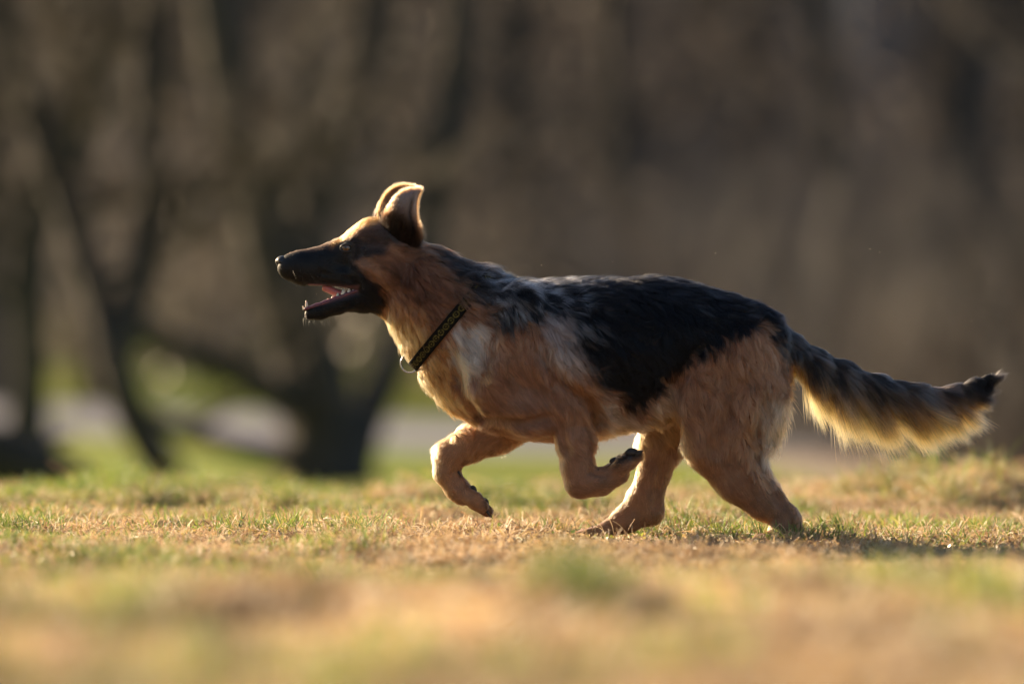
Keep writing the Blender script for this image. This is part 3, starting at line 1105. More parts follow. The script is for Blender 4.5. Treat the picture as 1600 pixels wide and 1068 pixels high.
def roots_on(V, F, count, weight=None):
    T = np.concatenate([F[:, [0, 1, 2]], F[:, [0, 2, 3]]]) if F.shape[1] == 4 else F
    a, b, c = V[T[:, 0]], V[T[:, 1]], V[T[:, 2]]
    area = np.linalg.norm(np.cross(b - a, c - a), axis=1) / 2
    if weight is not None:
        area = area * weight((a + b + c) / 3)
    p = area / area.sum()
    t = rng.choice(len(T), count, p=p)
    r1, r2 = np.sqrt(rng.random(count)), rng.random(count)
    return (1 - r1)[:, None] * a[t] + (r1 * (1 - r2))[:, None] * b[t] + (r1 * r2)[:, None] * c[t]


def dens(P):
    x, d, w = P[:, 0], P[:, 1], P[:, 2]
    k = np.ones(len(P))
    k *= np.where(d < -30, 0.7, 1)                                  # fewer on the hidden side
    k *= 1 + 1.0 * sstep(760, 600, x)                              # finer coat on the head and neck
    k *= 1 + 2.2 * sstep(1225, 1260, x)
    return k


NH = 420000
RP = roots_on(Vd, Fq, NH, dens)
RN = grad(RP)
# leave eyes, nose, mouth, collar free
bad = (np.hypot((RP[:, 0] - 540.0) / 1.5, RP[:, 2] - 387.0) < 8.6)
bad |= (np.hypot(RP[:, 0] - 440, RP[:, 2] - 408) < 10)
bad |= (poly_sd(RP[:, 0], RP[:, 2], [(477, 444), (562, 446), (560, 460), (535, 468), (500, 478), (472, 484), (468, 470)]) < 1) & (np.abs(RP[:, 1]) < 40)
bad |= (poly_sd(RP[:, 0], RP[:, 2], [(600, 368), (612, 356), (636, 358), (646, 380), (620, 386)]) < 0)
cd, ct = collar_dist(RP)
bad |= (np.abs(cd) < 7.5) & (ct > -0.2) & (ct < 0.76 + 0.14 * vnoise(RP, 9, 62))
bad |= (RP[:, 2] > 862)
RP, RN, cd, ct = RP[~bad], RN[~bad], cd[~bad], ct[~bad]
NH = len(RP)
fl = flow_at(RP[:, 0], RP[:, 2])
LEN, LIFT = fl[:, 2], fl[:, 3] * np.where(fl[:, 2] < 12, 1.45, 1.0)
x, d, w = RP[:, 0], RP[:, 1], RP[:, 2]
isTail = sstep(1228, 1262, x)
down = np.clip(RN[:, 2], 0, 1)
# long feathering: under side of tail, back of thigh, chest front, belly edge
TL = np.interp(x, [1225, 1250, 1290, 1340, 1400, 1450, 1500, 1540], [24, 76, 100, 104, 96, 78, 62, 46])
LEN = LEN * (1 - isTail * sstep(0.0, 0.55, RN[:, 2])) + TL * isTail * sstep(0.0, 0.55, RN[:, 2])
side_t = isTail * (1 - sstep(0.0, 0.55, RN[:, 2])) * sstep(-0.75, 0.0, RN[:, 2])
LEN = LEN * (1 - side_t) + (TL * 0.66) * side_t
LEN = np.where((x > 1500), np.maximum(LEN * 0.75, 20), LEN)
back_th = sstep(1150, 1200, x) * sstep(1245, 1235, x) * sstep(0.2, 0.7, RN[:, 0]) * sstep(560, 600, w) * sstep(765, 730, w)
LEN = LEN + back_th * 10
# the ruff lies over the upper part of the collar
ov = (cd < 16) & (cd > -34) & (ct > 0.74) & (ct < 1.15) & (x < 800)
LEN = np.where(ov, 34, LEN)
LIFT = np.where(ov, 0.75, LIFT)
# fur is pressed flat just before the collar
pre = sstep(-34, -8, cd) * (cd < 0) * (ct > -0.2) * (ct < 0.74 + 0.10 * vnoise(RP, 18, 61)) * (x < 775)
LEN = np.where((cd < 0) & (pre > 0), np.minimum(LEN, np.maximum(6.0, -cd * 0.9 - 4)), LEN)
FD = np.stack([fl[:, 0], np.zeros(NH), fl[:, 1]], -1)
# tail hair hangs down and back
ft = np.stack([0.42 + 0.24 * sstep(1270, 1420, x), np.zeros(NH), np.full(NH, 0.80)], -1)
kk = (isTail * sstep(-0.6, 0.3, RN[:, 2]) * sstep(1530, 1480, x))[:, None]
FD = FD * (1 - kk) + ft * kk
FD = nrm(FD)

# clumps, two scales
def clump(P, ncl):
    ci = rng.choice(len(P), ncl, replace=False)
    kd = kdtree.KDTree(ncl)
    for i, c in enumerate(ci):
        kd.insert(P[c], i)
    kd.balance()
    return ci, np.fromiter((kd.find(p)[1] for p in P), dtype=np.int64, count=len(P))


ci1, own1 = clump(RP, 9000)
ci2, own2 = clump(RP, 1500)
big_dir = rng.normal(size=(1500, 3)) * 0.24
sm_dir = rng.normal(size=(9000, 3)) * 0.20
wav = np.stack([fbm(RP, 45, 31, 2), fbm(RP, 45, 32, 2) * 0.5, fbm(RP, 45, 33, 2)], -1) * 0.55
soft = sstep(8, 22, LEN)[:, None]                    # short coat stays sleek
FDs = nrm(FD)
streak = 0
for q_ in np.linspace(-14, 14, 7):
    streak = streak + vnoise(RP + FDs * q_, 4.2, 71) + 0.7 * vnoise(RP + FDs * q_ * 1.6, 8.0, 72)
streak = np.clip(streak / 7 * 2.0, -1, 1)
FD = FD + (big_dir[own2] + sm_dir[own1]) * (0.25 + 0.75 * soft) * (1 - 0.6 * isTail[:, None]) + wav * (0.25 + 0.75 * soft) * (1 - 0.5 * isTail[:, None])
FD = FD + rng.normal(size=(NH, 3)) * 0.07
tang = nrm(FD - (FD * RN).sum(1, keepdims=True) * RN)
lift = (LIFT * (0.75 + 0.6 * rng.random(NH)) + 0.25 * (hash3(own1, own1 * 0, own1 * 0, 5) - 0.4) * soft[:, 0])[:, None]
free = kk * 0.75                                     # feathering leaves the surface freely
guard = (rng.random(NH) < 0.07) & (isTail < 0.3)
LEN = LEN * np.where(guard, 1.45, 1)
lift = lift + np.where(guard, 0.22, 0)[:, None]
t0 = nrm(tang * (1 - free) + FD * free + RN * lift)
t1 = nrm(tang * (1 - free) + FD * free * 1.4 - RN * 0.10 * (1 - free) + np.array([0, 0, 0.12]))
LEN = LEN * (0.72 + 0.45 * rng.random(NH)) * (0.85 + 0.3 * hash3(own1, own1 * 0, own1 * 0 + 1, 9))
M = 6
sv = np.linspace(0, 1, M)
P = np.zeros((NH, M, 3))
for j, s_ in enumerate(sv):
    P[:, j] = RP - RN * 0.6 + LEN[:, None] * (t0 * (s_ - 0.5 * s_ * s_) + t1 * (0.5 * s_ * s_))
# pull towards the clump centre line
cen = P[ci1][own1]
pull = (0.38 * soft[:, 0])[:, None] * (sv ** 1.5)[None]
off = cen - P
P = P + off * pull[:, :, None] * np.clip(10.0 / (np.linalg.norm(off, axis=2) + 1e-6), 0, 1)[:, :, None]
# keep short-coat tips outside the skin
jit = (np.stack([hash3(own1, own1 * 0 + k, own1 * 0, 88) for k in range(3)], -1) - 0.5) * (4 + 14 * soft)
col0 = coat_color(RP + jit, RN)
tone = (0.84 + 0.32 * hash3(own1, own1 * 0, own1 * 0 + 2, 21) + rng.normal(size=NH) * 0.10) * (1 + (0.42 + 0.28 * soft[:, 0]) * streak)
col0 = col0 * np.clip(tone, 0.4, 1.5)[:, None]
lum = col0.mean(1)
C = np.repeat(col0[:, None, :], M, 1)
# shading along the hair: wolf-grey roots under dark tips on saddle and shoulders
dark = sstep(0.12, 0.02, lum) * sstep(14, 20, LEN)
greyz = dark * sstep(960, 870, x) * sstep(730, 770, x)
root_c = np.array((0.30, 0.29, 0.31))
for j, s_ in enumerate(sv):
    f = (greyz * (1 - 0.6 * sstep(0.4, 1.0, s_)) * sstep(-0.05, 0.45, streak) * 0.95)[:, None] + (dark * (1 - greyz) * sstep(0.35, 0.8, streak) * sstep(0.0, -0.8, RN[:, 2]) * 0.15)[:, None]
    C[:, j] = C[:, j] * (1 - f) + root_c * f
# tail: dark guard hair over pale feathering below, its backlit glow raised in colour
tl = isTail * sstep(1512, 1480, x)
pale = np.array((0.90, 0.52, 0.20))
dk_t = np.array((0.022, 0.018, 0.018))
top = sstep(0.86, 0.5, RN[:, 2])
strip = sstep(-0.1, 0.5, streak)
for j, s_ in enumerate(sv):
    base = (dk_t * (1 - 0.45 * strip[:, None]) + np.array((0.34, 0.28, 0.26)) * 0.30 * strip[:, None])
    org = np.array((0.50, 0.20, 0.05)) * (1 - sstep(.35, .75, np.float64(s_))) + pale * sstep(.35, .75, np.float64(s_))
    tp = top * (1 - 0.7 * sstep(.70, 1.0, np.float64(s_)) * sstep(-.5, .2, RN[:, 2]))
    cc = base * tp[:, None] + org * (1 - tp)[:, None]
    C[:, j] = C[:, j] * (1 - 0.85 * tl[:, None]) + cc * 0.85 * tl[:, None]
rad = (0.16 + 0.10 * soft) * np.array([1.0, 1.0, 0.92, 0.75, 0.5, 0.15])[None]
if True:
    fur_mat = hair_mat('dog fur', 0.36, 0.5)
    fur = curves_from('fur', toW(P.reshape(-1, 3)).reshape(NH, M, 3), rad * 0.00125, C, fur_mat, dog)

# ear hair
for V, N, F, oc, s, u in ear_data:
    n = 11000
    T = np.concatenate([F[:, [0, 1, 2]], F[:, [0, 2, 3]]])
    ar = np.linalg.norm(np.cross(V[T[:, 1]] - V[T[:, 0]], V[T[:, 2]] - V[T[:, 0]]), axis=1)
    t = rng.choice(len(T), n, p=ar / ar.sum())
    bc = rng.dirichlet((1, 1, 1), n)
    rp = (V[T[t]] * bc[:, :, None]).sum(1)
    rn = nrm((N[T[t]] * bc[:, :, None]).sum(1))
    rc = (oc[T[t]] * bc[:, :, None]).sum(1)
    sgn = np.where(rng.random(n) < 0.7, 1.0, -1.0)[:, None]
    rn = rn * sgn
    fd = np.array([0.45, 0.0, -0.85]) + rng.normal(size=(n, 3)) * 0.15
    gu = (u[T[t]] * bc).sum(1)
    tg = nrm(fd - (fd * rn).sum(1, keepdims=True) * rn)
    L = ((7.5 + 9 * sstep(.4, .05, gu)) * (0.6 + 0.8 * rng.random(n)))[:, None]
    EP = np.stack([rp + rn * 1.2 + L * (tg * q + rn * (0.4 + 0.4 * sstep(.4, .05, gu))[:, None] * (q - q * q * 0.6)) for q in (0, 0.33, 0.66, 1)], 1)
    ec = np.repeat((rc * (0.75 + 0.5 * rng.random(n))[:, None])[:, None], 4, 1)
    # fringe along both edges
    nr = 2600
    gi = rng.integers(2, 26, nr)
    sd_ = rng.integers(0, 2, nr)
    rp2 = V[gi * 16 + sd_ * 15] + rng.normal(size=(nr, 3)) * 1.0
    inn = V[gi * 16 + 7]
    od = nrm(nrm(rp2 - inn) + np.array([0.3, 0, -1.1]) + rng.normal(size=(nr, 3)) * .3)
    L2 = (rng.uniform(3, 8, nr))[:, None]
    EP = np.concatenate([EP, np.stack([rp2 + L2 * od * q for q in (0, 0.33, 0.66, 1)], 1)])
    ec = np.concatenate([ec, np.tile(np.array((0.34, 0.18, 0.09)), (nr, 4, 1))])
    n = n + nr
    curves_from('ear_fur', toW(EP.reshape(-1, 3)).reshape(n, 4, 3), np.tile(np.array([.2, .18, .13, .04]) * 0.00125, (n, 1)), ec, fur_mat, dog)


# ------------------------------------------------------------------ small head parts
def uv_ball(cx, cw, cd_, rx, rw, rd, nseg=20, nring=12):
    V, F = [], []
    for i in range(nring + 1):
        th_ = math.pi * i / nring
        for j in range(nseg):
            ph = 2 * math.pi * j / nseg
            V.append((cx + rx * math.sin(th_) * math.cos(ph), cd_ + rd * math.cos(th_), cw + rw * math.sin(th_) * math.sin(ph)))
    for i in range(nring):
        for j in range(nseg):
            a, b = i * nseg + j, i * nseg + (j + 1) % nseg
            F.append((a, b, b + nseg, a + nseg))
    return np.array(V), np.array(F)


def tube(path, radii, n=10, close=True):
    path = np.array(path, dtype=float)
    V, F = [], []
    up = np.array([0.0, 1.0, 0.15])
    for i, p in enumerate(path):
        t = path[min(i + 1, len(path) - 1)] - path[max(i - 1, 0)]
        t = t / (np.linalg.norm(t) + 1e-9)
        a = np.cross(t, up)
        if np.linalg.norm(a) < 1e-3:
            a = np.cross(t, np.array([1.0, 0, 0]))
        a /= np.linalg.norm(a)
        b = np.cross(t, a)
        for j in range(n):
            ph = 2 * math.pi * j / n
            V.append(p + radii[i] * (a * math.cos(ph) + b * math.sin(ph)))
    for i in range(len(path) - 1):
        for j in range(n):
            F.append((i * n + j, i * n + (j + 1) % n, (i + 1) * n + (j + 1) % n, (i + 1) * n + j))
    if close:
        F.append(tuple(range(n))[::-1])
        F.append(tuple(range((len(path) - 1) * n, len(path) * n)))
    return np.array(V), F


EYE_D = surf_d(543, 388)
print('EYE', EYE_D, [surf_d(543, q) for q in (376, 380, 384, 392, 396, 400)], surf_d(533, 388), surf_d(553, 388))
nose_mat = simple('wet black nose', (0.012, 0.012, 0.016), 0.45, coat=0.15, noise=(900, (0.03, 0.03, 0.036)), bump=0.5)
eye_mat = simple('dark eye', (0.012, 0.008, 0.007), 0.04, coat=1.0)
iris_mat = simple('brown iris', (0.09, 0.04, 0.018), 0.1, coat=1.0)
lid_mat = simple('black eyelid', (0.010, 0.009, 0.010), 0.4, coat=0.3)
tooth_mat = simple('tooth enamel', (0.78, 0.72, 0.60), 0.22, coat=0.4, sss=0.2)
tongue_mat = simple('wet tongue', (0.42, 0.11, 0.115), 0.35, coat=0.4, sss=0.4, noise=(500, (0.50, 0.18, 0.17)), bump=0.3)
gum_mat = simple('gum and inner lip', (0.20, 0.045, 0.075), 0.3, coat=0.5, noise=(260, (0.07, 0.03, 0.05)))
claw_mat = simple('dark claw', (0.03, 0.025, 0.022), 0.35)
pad_mat = simple('leathery paw pad', (0.022, 0.019, 0.019), 0.75, noise=(700, (0.05, 0.043, 0.04)), bump=0.6)

# nose: a ball cut by two nostrils and a groove
V, F = uv_ball(441.5, 409.5, 0, 11.5, 10.5, 12.5, 36, 28)
for s in (-1, 1):
    c = np.array([434, s * 6.5, 412.0])
    dd = np.linalg.norm((V - c) / np.array([5, 3.2, 3.2]), axis=1)
    V[:, 0] += 4.0 * np.exp(-dd ** 2)
    c = np.array([440, s * 11.5, 413.5])
    dd = np.linalg.norm((V - c) / np.array([4.5, 4, 2.2]), axis=1)
    V[:, 1] -= s * 3.5 * np.exp(-dd ** 2)
V[:, 0] += 2.0 * np.exp(-(V[:, 1] / 1.2) ** 2) * (V[:, 2] > 410) * (V[:, 0] < 440)
mesh_from('nose', toW(V), F, nose_mat, dog)

for s in (-1, 1):
    ez = abs(surf_d(543, 398)) if s == 1 else 33
    ez = EYE_D + 0.5
    V, F = uv_ball(543, 388, s * (ez - 3.2), 8.6, 8.0, 8.0, 24, 16)
    e = mesh_from('eye', toW(V), F, eye_mat, dog)
    V, F = uv_ball(541.8, 387.6, s * (ez + 1.8), 6.2, 6.0, 3.4, 20, 10)
    mesh_from('iris', toW(V), F, iris_mat, e)
    V, F = uv_ball(541.4, 387.6, s * (ez + 3.2), 3.2, 3.2, 2.3, 16, 8)
    mesh_from('pupil', toW(V), F, eye_mat, e)
    up = [(543 - 10.2 * math.cos(a), s * (ez + 0.2 + 3.6 * math.sin(a)), 388.2 - 5.8 * math.sin(a)) for a in np.linspace(-0.1, math.pi + .1, 15)]
    lo = [(543 - 10.2 * math.cos(a), s * (ez + 0.2 + 2.6 * math.sin(a)), 388.2 + 5.2 * math.sin(a)) for a in np.linspace(-0.1, math.pi + .1, 15)]
    for pth, rr in ((up, 2.0), (lo, 1.6)):
        V, F = tube(pth, [rr * (0.5 + 0.5 * math.sin(math.pi * i / 14)) for i in range(15)])
        mesh_from('eyelid', toW(V), F, lid_mat, dog)

# mouth: gums along both jaws, tongue, teeth
def jaw_top(x):
    return float(np.interp(x, [474, 486, 500, 515, 530, 545, 560], [482.5, 478.5, 474.5, 469.5, 464.0, 458.0, 452.5]))


for s in (-1, 1):
    hwj = lambda x: float(np.interp(x, [474, 486, 520, 560], [4, 7, 14, 24]))
    pth = [(x, s * hwj(x), jaw_top(x) + 1.0) for x in np.linspace(475, 562, 18)]
    V, F = tube(pth, [2.2 + 1.6 * math.sin(math.pi * i / 17) + 0.5 * math.sin(i * 2.1) for i in range(18)], 10)
    mesh_from('gum', toW(V), F, gum_mat, dog)
    pth = [(x, s * float(np.interp(x, [480, 560], [9, 24])), 443.5) for x in np.linspace(482, 560, 12)]
    V, F = tube(pth, [2.4] * 12, 8)
    mesh_from('gum', toW(V), F, gum_mat, dog)

# tongue: rises from the floor of the mouth, its tip curled up behind the upper lip
ny = 30
V, F = [], []
path = [(566, 458, 15, 5), (552, 459, 15, 6), (538, 459.5, 14, 6.5), (526, 457, 13, 7), (516, 452, 11.5, 7.5), (509, 449.5, 9.5, 7), (504.5, 449.5, 6, 5), (503, 450, 1.5, 1.5)]
for (px, pw, hw_, hh) in path:
    for j in range(ny):
        ph = 2 * math.pi * j / ny
        V.append((px, hw_ * math.cos(ph), pw + hh * math.sin(ph) + 2.2 * math.exp(-(math.cos(ph) * 3) ** 2) * (1 if math.sin(ph) < 0 else 0)))
for i in range(len(path) - 1):
    for j in range(ny):
        F.append((i * ny + j, i * ny + (j + 1) % ny, (i + 1) * ny + (j + 1) % ny, (i + 1) * ny + j))
F.append(tuple(range(ny)))
F.append(tuple(range((len(path) - 1) * ny, len(path) * ny)))
o = mesh_from('tongue', toW(np.array(V)), F, tongue_mat, dog)
md = o.modifiers.new('s', 'SUBSURF')
md.levels = md.render_levels = 2


def tooth(x, w_, d_, r, h, lean=0.0, up=True):
    sgn = -1 if up else 1
    pth = [(x, d_, w_ - sgn * 2.0), (x + lean * .3 * h, d_, w_ + sgn * h * .35), (x + lean * .7 * h, d_, w_ + sgn * h * .75), (x + lean * h, d_, w_ + sgn * h)]
    V, F = tube(pth, [r, r * .95, r * .55, r * .12], 8)
    mesh_from('tooth', toW(V), F, tooth_mat, dog)


for s in (-1, 1):
    tooth(479.5, 480, s * 5.0, 2.4, 11, -0.12)                 # lower canines
    for k in range(2):
        tooth(474.5 - 0.4 * k, 482, s * (1.3 + 2.2 * k), 1.3, 4.5, -0.3)
    for x_, r_, h_ in ((512, 2.0, 5), (520, 2.6, 6.5), (528, 3.2, 8), (537, 4.4, 10.5), (546, 3.6, 8), (553, 2.6, 6)):
        tooth(x_, jaw_top(x_) + .5, s * (hwj(x_) - 1.5), r_, h_, 0.05)
    for x_, r_, h_ in ((500, 1.8, 3.5), (512, 2.2, 4.5), (524, 2.8, 5.5), (538, 4, 6), (549, 3, 4)):
        tooth(x_, 442.5, s * float(np.interp(x_, [480, 560], [7, 21])), r_, h_ - 1, 0, False)

# whiskers
n = 26
wr = np.stack([rng.uniform(452, 505, n), rng.choice((-1, 1), n) * 15.0, rng.uniform(420, 438, n)], -1)
wr2 = np.stack([rng.uniform(472, 520, n), rng.uniform(-8, 8, n), rng.uniform(494, 498, n)], -1)
wr = np.concatenate([wr, wr2])
for i in range(n):
    wr[i, 1] = math.copysign(abs(surf_d(wr[i, 0], wr[i, 2])), wr[i, 1])
dirs = np.concatenate([np.stack([rng.uniform(-.1, .9, n), np.sign(wr[:n, 1]) * 0.8, rng.uniform(.1, .7, n)], -1),
                       np.stack([rng.uniform(-.6, .5, n), rng.uniform(-.5, .5, n), np.full(n, 1.0)], -1)])
L = np.concatenate([rng.uniform(12, 30, n), rng.uniform(5, 12, n)])[:, None]
dirs = nrm(dirs)
WP = np.stack([wr + L * (dirs * q + np.array([.25, 0, .25]) * q * q) for q in (0, .33, .66, 1)], 1)
curves_from('whiskers', toW(WP.reshape(-1, 3)).reshape(2 * n, 4, 3), np.tile(np.array([.16, .13, .08, .03]) * 0.00125, (2 * n, 1)),
            np.full((2 * n, 4, 3), 0.02), fur_mat, dog)

# paws: claws and pads
def claw(x, w_, d_, dx, dw, r=2.2, L_=9):
    q = nrm(np.array([dx, 0, dw]))
    pth = [np.array([x, d_, w_]) + q * L_ * t + np.array([0, 0, 1.0]) * 2.0 * t * t * (1 if dw >= 0 else -0.2) for t in (-.3, .2, .6, 1)]
    V, F = tube(pth, [r, r, r * .7, r * .15], 8)
    mesh_from('claw', toW(V), F, claw_mat, dog)


for dd in (-15, -5.5, 5.5, 15):
    e = 4 * (1 - abs(dd) / 15)
    claw(993 + e, 708 - e, 53 + dd, 1, -.25)
    V, F = uv_ball(984 + e, 705.5 - e, 53 + dd, 8.5, 4.5, 4.8, 16, 10)
    mesh_from('paw_pad', toW(V), F, pad_mat, dog)
V, F = uv_ball(962, 719.5, 54, 11, 7, 13, 20, 12)
mesh_from('paw_pad', toW(V), F, pad_mat, dog)
V, F = uv_ball(934, 733.5, 58, 5, 3.5, 6, 16, 10)
mesh_from('paw_pad', toW(V), F, pad_mat, dog)
for dd in (-14, -5, 5, 14):
    e = 5 * (1 - abs(dd) / 14)
    claw(761 + e, 800 + e * .6, -50 + dd, .6, .8)
    V, F = uv_ball(756 + e * .6, 787 + e * .3, -50 + dd, 6, 9, 5.2, 16, 10)
    mesh_from('paw_pad', toW(V), F, pad_mat, dog)
V, F = uv_ball(738, 768, -49, 7, 9.5, 13, 18, 12)
mesh_from('paw_pad', toW(V), F, pad_mat, dog)
V, F = uv_ball(714, 741, -44, 5.5, 6, 6, 16, 10)
mesh_from('paw_pad', toW(V), F, pad_mat, dog)
for dd in (-14, -5, 5, 14):
    claw(1172, 848, 46 + dd, -1, .15)
    claw(892, 841, -44 + dd, -1, .15)
# dew claw
claw(716, 738, -38, .6, .8, 1.8, 7)

# ------------------------------------------------------------------ collar (its own thing, worn by the dog)
CM = (CA + CB) / 2
ang = np.linspace(0, 2 * math.pi, 97)[:-1]
hl = np.linalg.norm(CB - CA) / 2
ring_pts = []
dirN = np.array([CNRM[0], 0, CNRM[1]])
for a in ang:
    u = np.array([CDIR[0] * math.cos(a), math.sin(a), CDIR[1] * math.cos(a)])
    rr = np.linspace(30, 150, 241)
    pts = np.array([CM[0], 0, CM[1]]) + u[None] * rr[:, None]
    f = np.maximum.reduce([sample(pts + dirN * k_) * 0 + sample(pts + dirN * k_) for k_ in (0,)])
    inside = np.where(f < 0)[0]
    ring_pts.append(rr[inside[-1]] if len(inside) else 60)
ring_r = np.array(ring_pts)
for _ in range(4):
    ring_r = 0.25 * np.roll(ring_r, 1) + 0.5 * ring_r + 0.25 * np.roll(ring_r, -1)


def collar_mat():
    m, nt, out = new_mat('woven collar with gold ring pattern')
    b = nt.nodes.new('ShaderNodeBsdfPrincipled')
    b.inputs['Roughness'].default_value = 0.9
    b.inputs['Specular IOR Level'].default_value = 0.15
    uv = nt.nodes.new('ShaderNodeUVMap')
    uv.uv_map = 'uv'
    sp = nt.nodes.new('ShaderNodeSeparateXYZ')
    nt.links.new(uv.outputs[0], sp.inputs[0])

    def math_(op, a, b_=None):
        n = nt.nodes.new('ShaderNodeMath')
        n.operation = op
        for i, q in enumerate((a, b_)):
            if q is None:
                continue
            if isinstance(q, (int, float)):
                n.inputs[i].default_value = q
            else:
                nt.links.new(q, n.inputs[i])
        return n.outputs[0]
    fx = math_('SUBTRACT', math_('FRACT', math_('MULTIPLY', sp.outputs[0], 40.0)), 0.5)
    fy = math_('MULTIPLY', math_('SUBTRACT', sp.outputs[1], 0.5), 1.75)
    r = math_('SQRT', math_('ADD', math_('MULTIPLY', fx, fx), math_('MULTIPLY', fy, fy)))
    ringm = math_('LESS_THAN', math_('ABSOLUTE', math_('SUBTRACT', r, 0.37)), 0.10)
    dot = math_('LESS_THAN', r, 0.12)
    m_ = math_('MAXIMUM', ringm, dot)
    mx = nt.nodes.new('ShaderNodeMix')
    mx.data_type = 'RGBA'
    mx.inputs[6].default_value = (0.007, 0.006, 0.005, 1)
    mx.inputs[7].default_value = (0.16, 0.125, 0.03, 1)
    pn = nt.nodes.new('ShaderNodeTexNoise')
    pn.inputs['Scale'].default_value = 260
    ptc = nt.nodes.new('ShaderNodeTexCoord')
    nt.links.new(ptc.outputs['Object'], pn.inputs['Vector'])
    wear = math_('MULTIPLY', m_, math_('MULTIPLY', math_('SUBTRACT', pn.outputs['Fac'], 0.30), 2.6))
    nt.links.new(wear, mx.inputs[0])
    nt.links.new(mx.outputs[2], b.inputs['Base Color'])
    w_ = nt.nodes.new('ShaderNodeTexNoise')
    w_.inputs['Scale'].default_value = 1500
    bp = nt.nodes.new('ShaderNodeBump')
    bp.inputs['Strength'].default_value = 0.4
    bp.inputs['Distance'].default_value = 0.0006
    tcx = nt.nodes.new('ShaderNodeTexCoord')
    nt.links.new(tcx.outputs['Object'], w_.inputs['Vector'])
    nt.links.new(w_.outputs['Fac'], bp.inputs['Height'])
    nt.links.new(bp.outputs[0], b.inputs['Normal'])
    nt.links.new(b.outputs[0], out.inputs[0])
    return m


collar = link('collar', None)
collar.location = W(CM[0], CM[1], 0)
collar['label'] = 'dark woven dog collar with a gold ring pattern around the neck of the dog'
collar['category'] = 'collar'
CO = np.array(W(CM[0], CM[1], 0))
HWc, THc = 9.0, 2.0
prof = [(-HWc, 0), (-HWc, THc * .8), (-HWc + 1.5, THc), (HWc - 1.5, THc), (HWc, THc * .8), (HWc, 0)]
V, F = [], []
for a, r_ in zip(ang, ring_r):
    u = np.array([CDIR[0] * math.cos(a), math.sin(a), CDIR[1] * math.cos(a)])
    for (o_, t_) in prof:
        V.append(np.array([CM[0], 0, CM[1]]) + u * (r_ + 4.0 + t_) + dirN * o_)
npf = len(prof)
n = len(ang)
for i in range(n):
    for j in range(npf):
        a0, a1 = i * npf + j, i * npf + (j + 1) % npf
        b0, b1 = ((i + 1) % n) * npf + j, ((i + 1) % n) * npf + (j + 1) % npf
        F.append((a0, a1, b1, b0))
band = mesh_from('band', toW(np.array(V)) - CO, F, collar_mat(), collar)
uvl = band.data.uv_layers.new(name='uv')
for p in band.data.polygons:
    for li, vi in zip(p.loop_indices, p.vertices):
        i, j = divmod(vi, npf)
        uu = i / n
        if p.index // npf == n - 1 and i == 0:
            uu = 1.0
        uvl.data[li].uv = (uu, (prof[j][0] + HWc) / (2 * HWc))
steel = simple('steel ring', (0.55, 0.56, 0.60), 0.22, metal=1.0)
rp_ = [(640.5 + 14.5 * math.cos(a), -3 + 3 * math.cos(a), 567.5 + 14.5 * math.sin(a)) for a in np.linspace(0, 2 * math.pi, 41)]
V, F = tube(rp_, [1.5] * 41, 10)
mesh_from('tag_ring', toW(V) - CO, F, steel, collar)
V, F = tube([(650, -6, 559), (647, -6, 556), (648, 6, 556), (651, 6, 560)], [1.6] * 4, 8)
mesh_from('ring_loop', toW(V) - CO, F, steel, collar)
# ------------------------------------------------------------------ the grass
g3 = np.random.default_rng(99)
bands = [(4.7, 6.2, 5000), (6.2, 8.2, 9000), (8.2, 9.4, 24000), (9.4, 12.4, 34000), (12.4, 15.2, 21000)]
XS, YS = [], []
for d0, d1, rho in bands:
    wd = lambda dd: dd * 0.0909 + 0.9
    area = (wd(d0) + wd(d1)) * (d1 - d0)
    n = int(area * rho)
    dd = g3.uniform(d0, d1, n)
    XS.append(g3.uniform(-1, 1, n) * wd(dd))
    YS.append(dd - 11)
X, Y = np.concatenate(XS), np.concatenate(YS)
# tufting
B3 = np.stack([X, Y, 0 * X], -1)
tuft = fbm(B3, 0.09, 51, 2)
kp = tuft + 0.8 * g3.random(len(X)) > 0.20
X, Y, B3, tuft = X[kp], Y[kp], B3[kp], tuft[kp]
n = len(X)
dcam = Y + 11
patch = fbm(B3, 0.55, 52, 3)
patch2 = fbm(B3, 0.16, 53, 2)
green_p = np.interp(dcam, [4.7, 5.6, 7, 9, 10.8, 11.8, 12.5, 13.5, 15], [.20, .12, -.06, -.04, -.06, -.03, .28, .38, .36])
tus = np.exp(-(((X - 0.045) / 0.06) ** 2 + ((Y + 3.6) / 0.25) ** 2)) + 0.8 * np.exp(-(((X - 0.11) / 0.05) ** 2 + ((Y + 3.7) / 0.25) ** 2))
tus2 = np.exp(-(((X - 1.02) / 0.20) ** 2 + ((Y - 1.9) / 0.45) ** 2))
green_p = green_p + 0.5 * fbm(B3 * np.array([1, .14, 1]), 0.12, 65, 2) * (1 - sstep(8.2, 9.4, dcam)) + 0.75 * patch + 0.50 * patch2 + 0.9 * tus + 0.4 * tus2
isg = g3.random(n) < green_p
stalk = g3.random(n) < 0.018
flop = g3.random(n)
hgt = (0.011 + 0.024 * g3.random(n) ** 1.5) * (1 + 0.7 * np.clip(tuft, -0.6, 1)) * (1 + 0.45 * patch2)
hgt = np.where(isg, hgt * 1.25 + .004, hgt)
hgt = hgt * np.interp(dcam, [4.7, 8, 9.5, 12, 15], [1.2, 1.1, 1.0, 1.05, 1.2])
hgt = hgt * (1 + 0.5 * tus + 0.7 * tus2)
worn = np.exp(-(((X - 0.17) / 0.13) ** 4 + ((Y + 0.05) / 0.22) ** 4))
hgt = hgt * (1 - 0.5 * worn) * (1 + 0.7 * vnoise(B3, 0.16, 59) * sstep(11.8, 12.6, dcam))
hgt = np.where(stalk, 0.028 + 0.034 * g3.random(n), hgt)
ang_ = g3.uniform(0, 2 * math.pi, n)
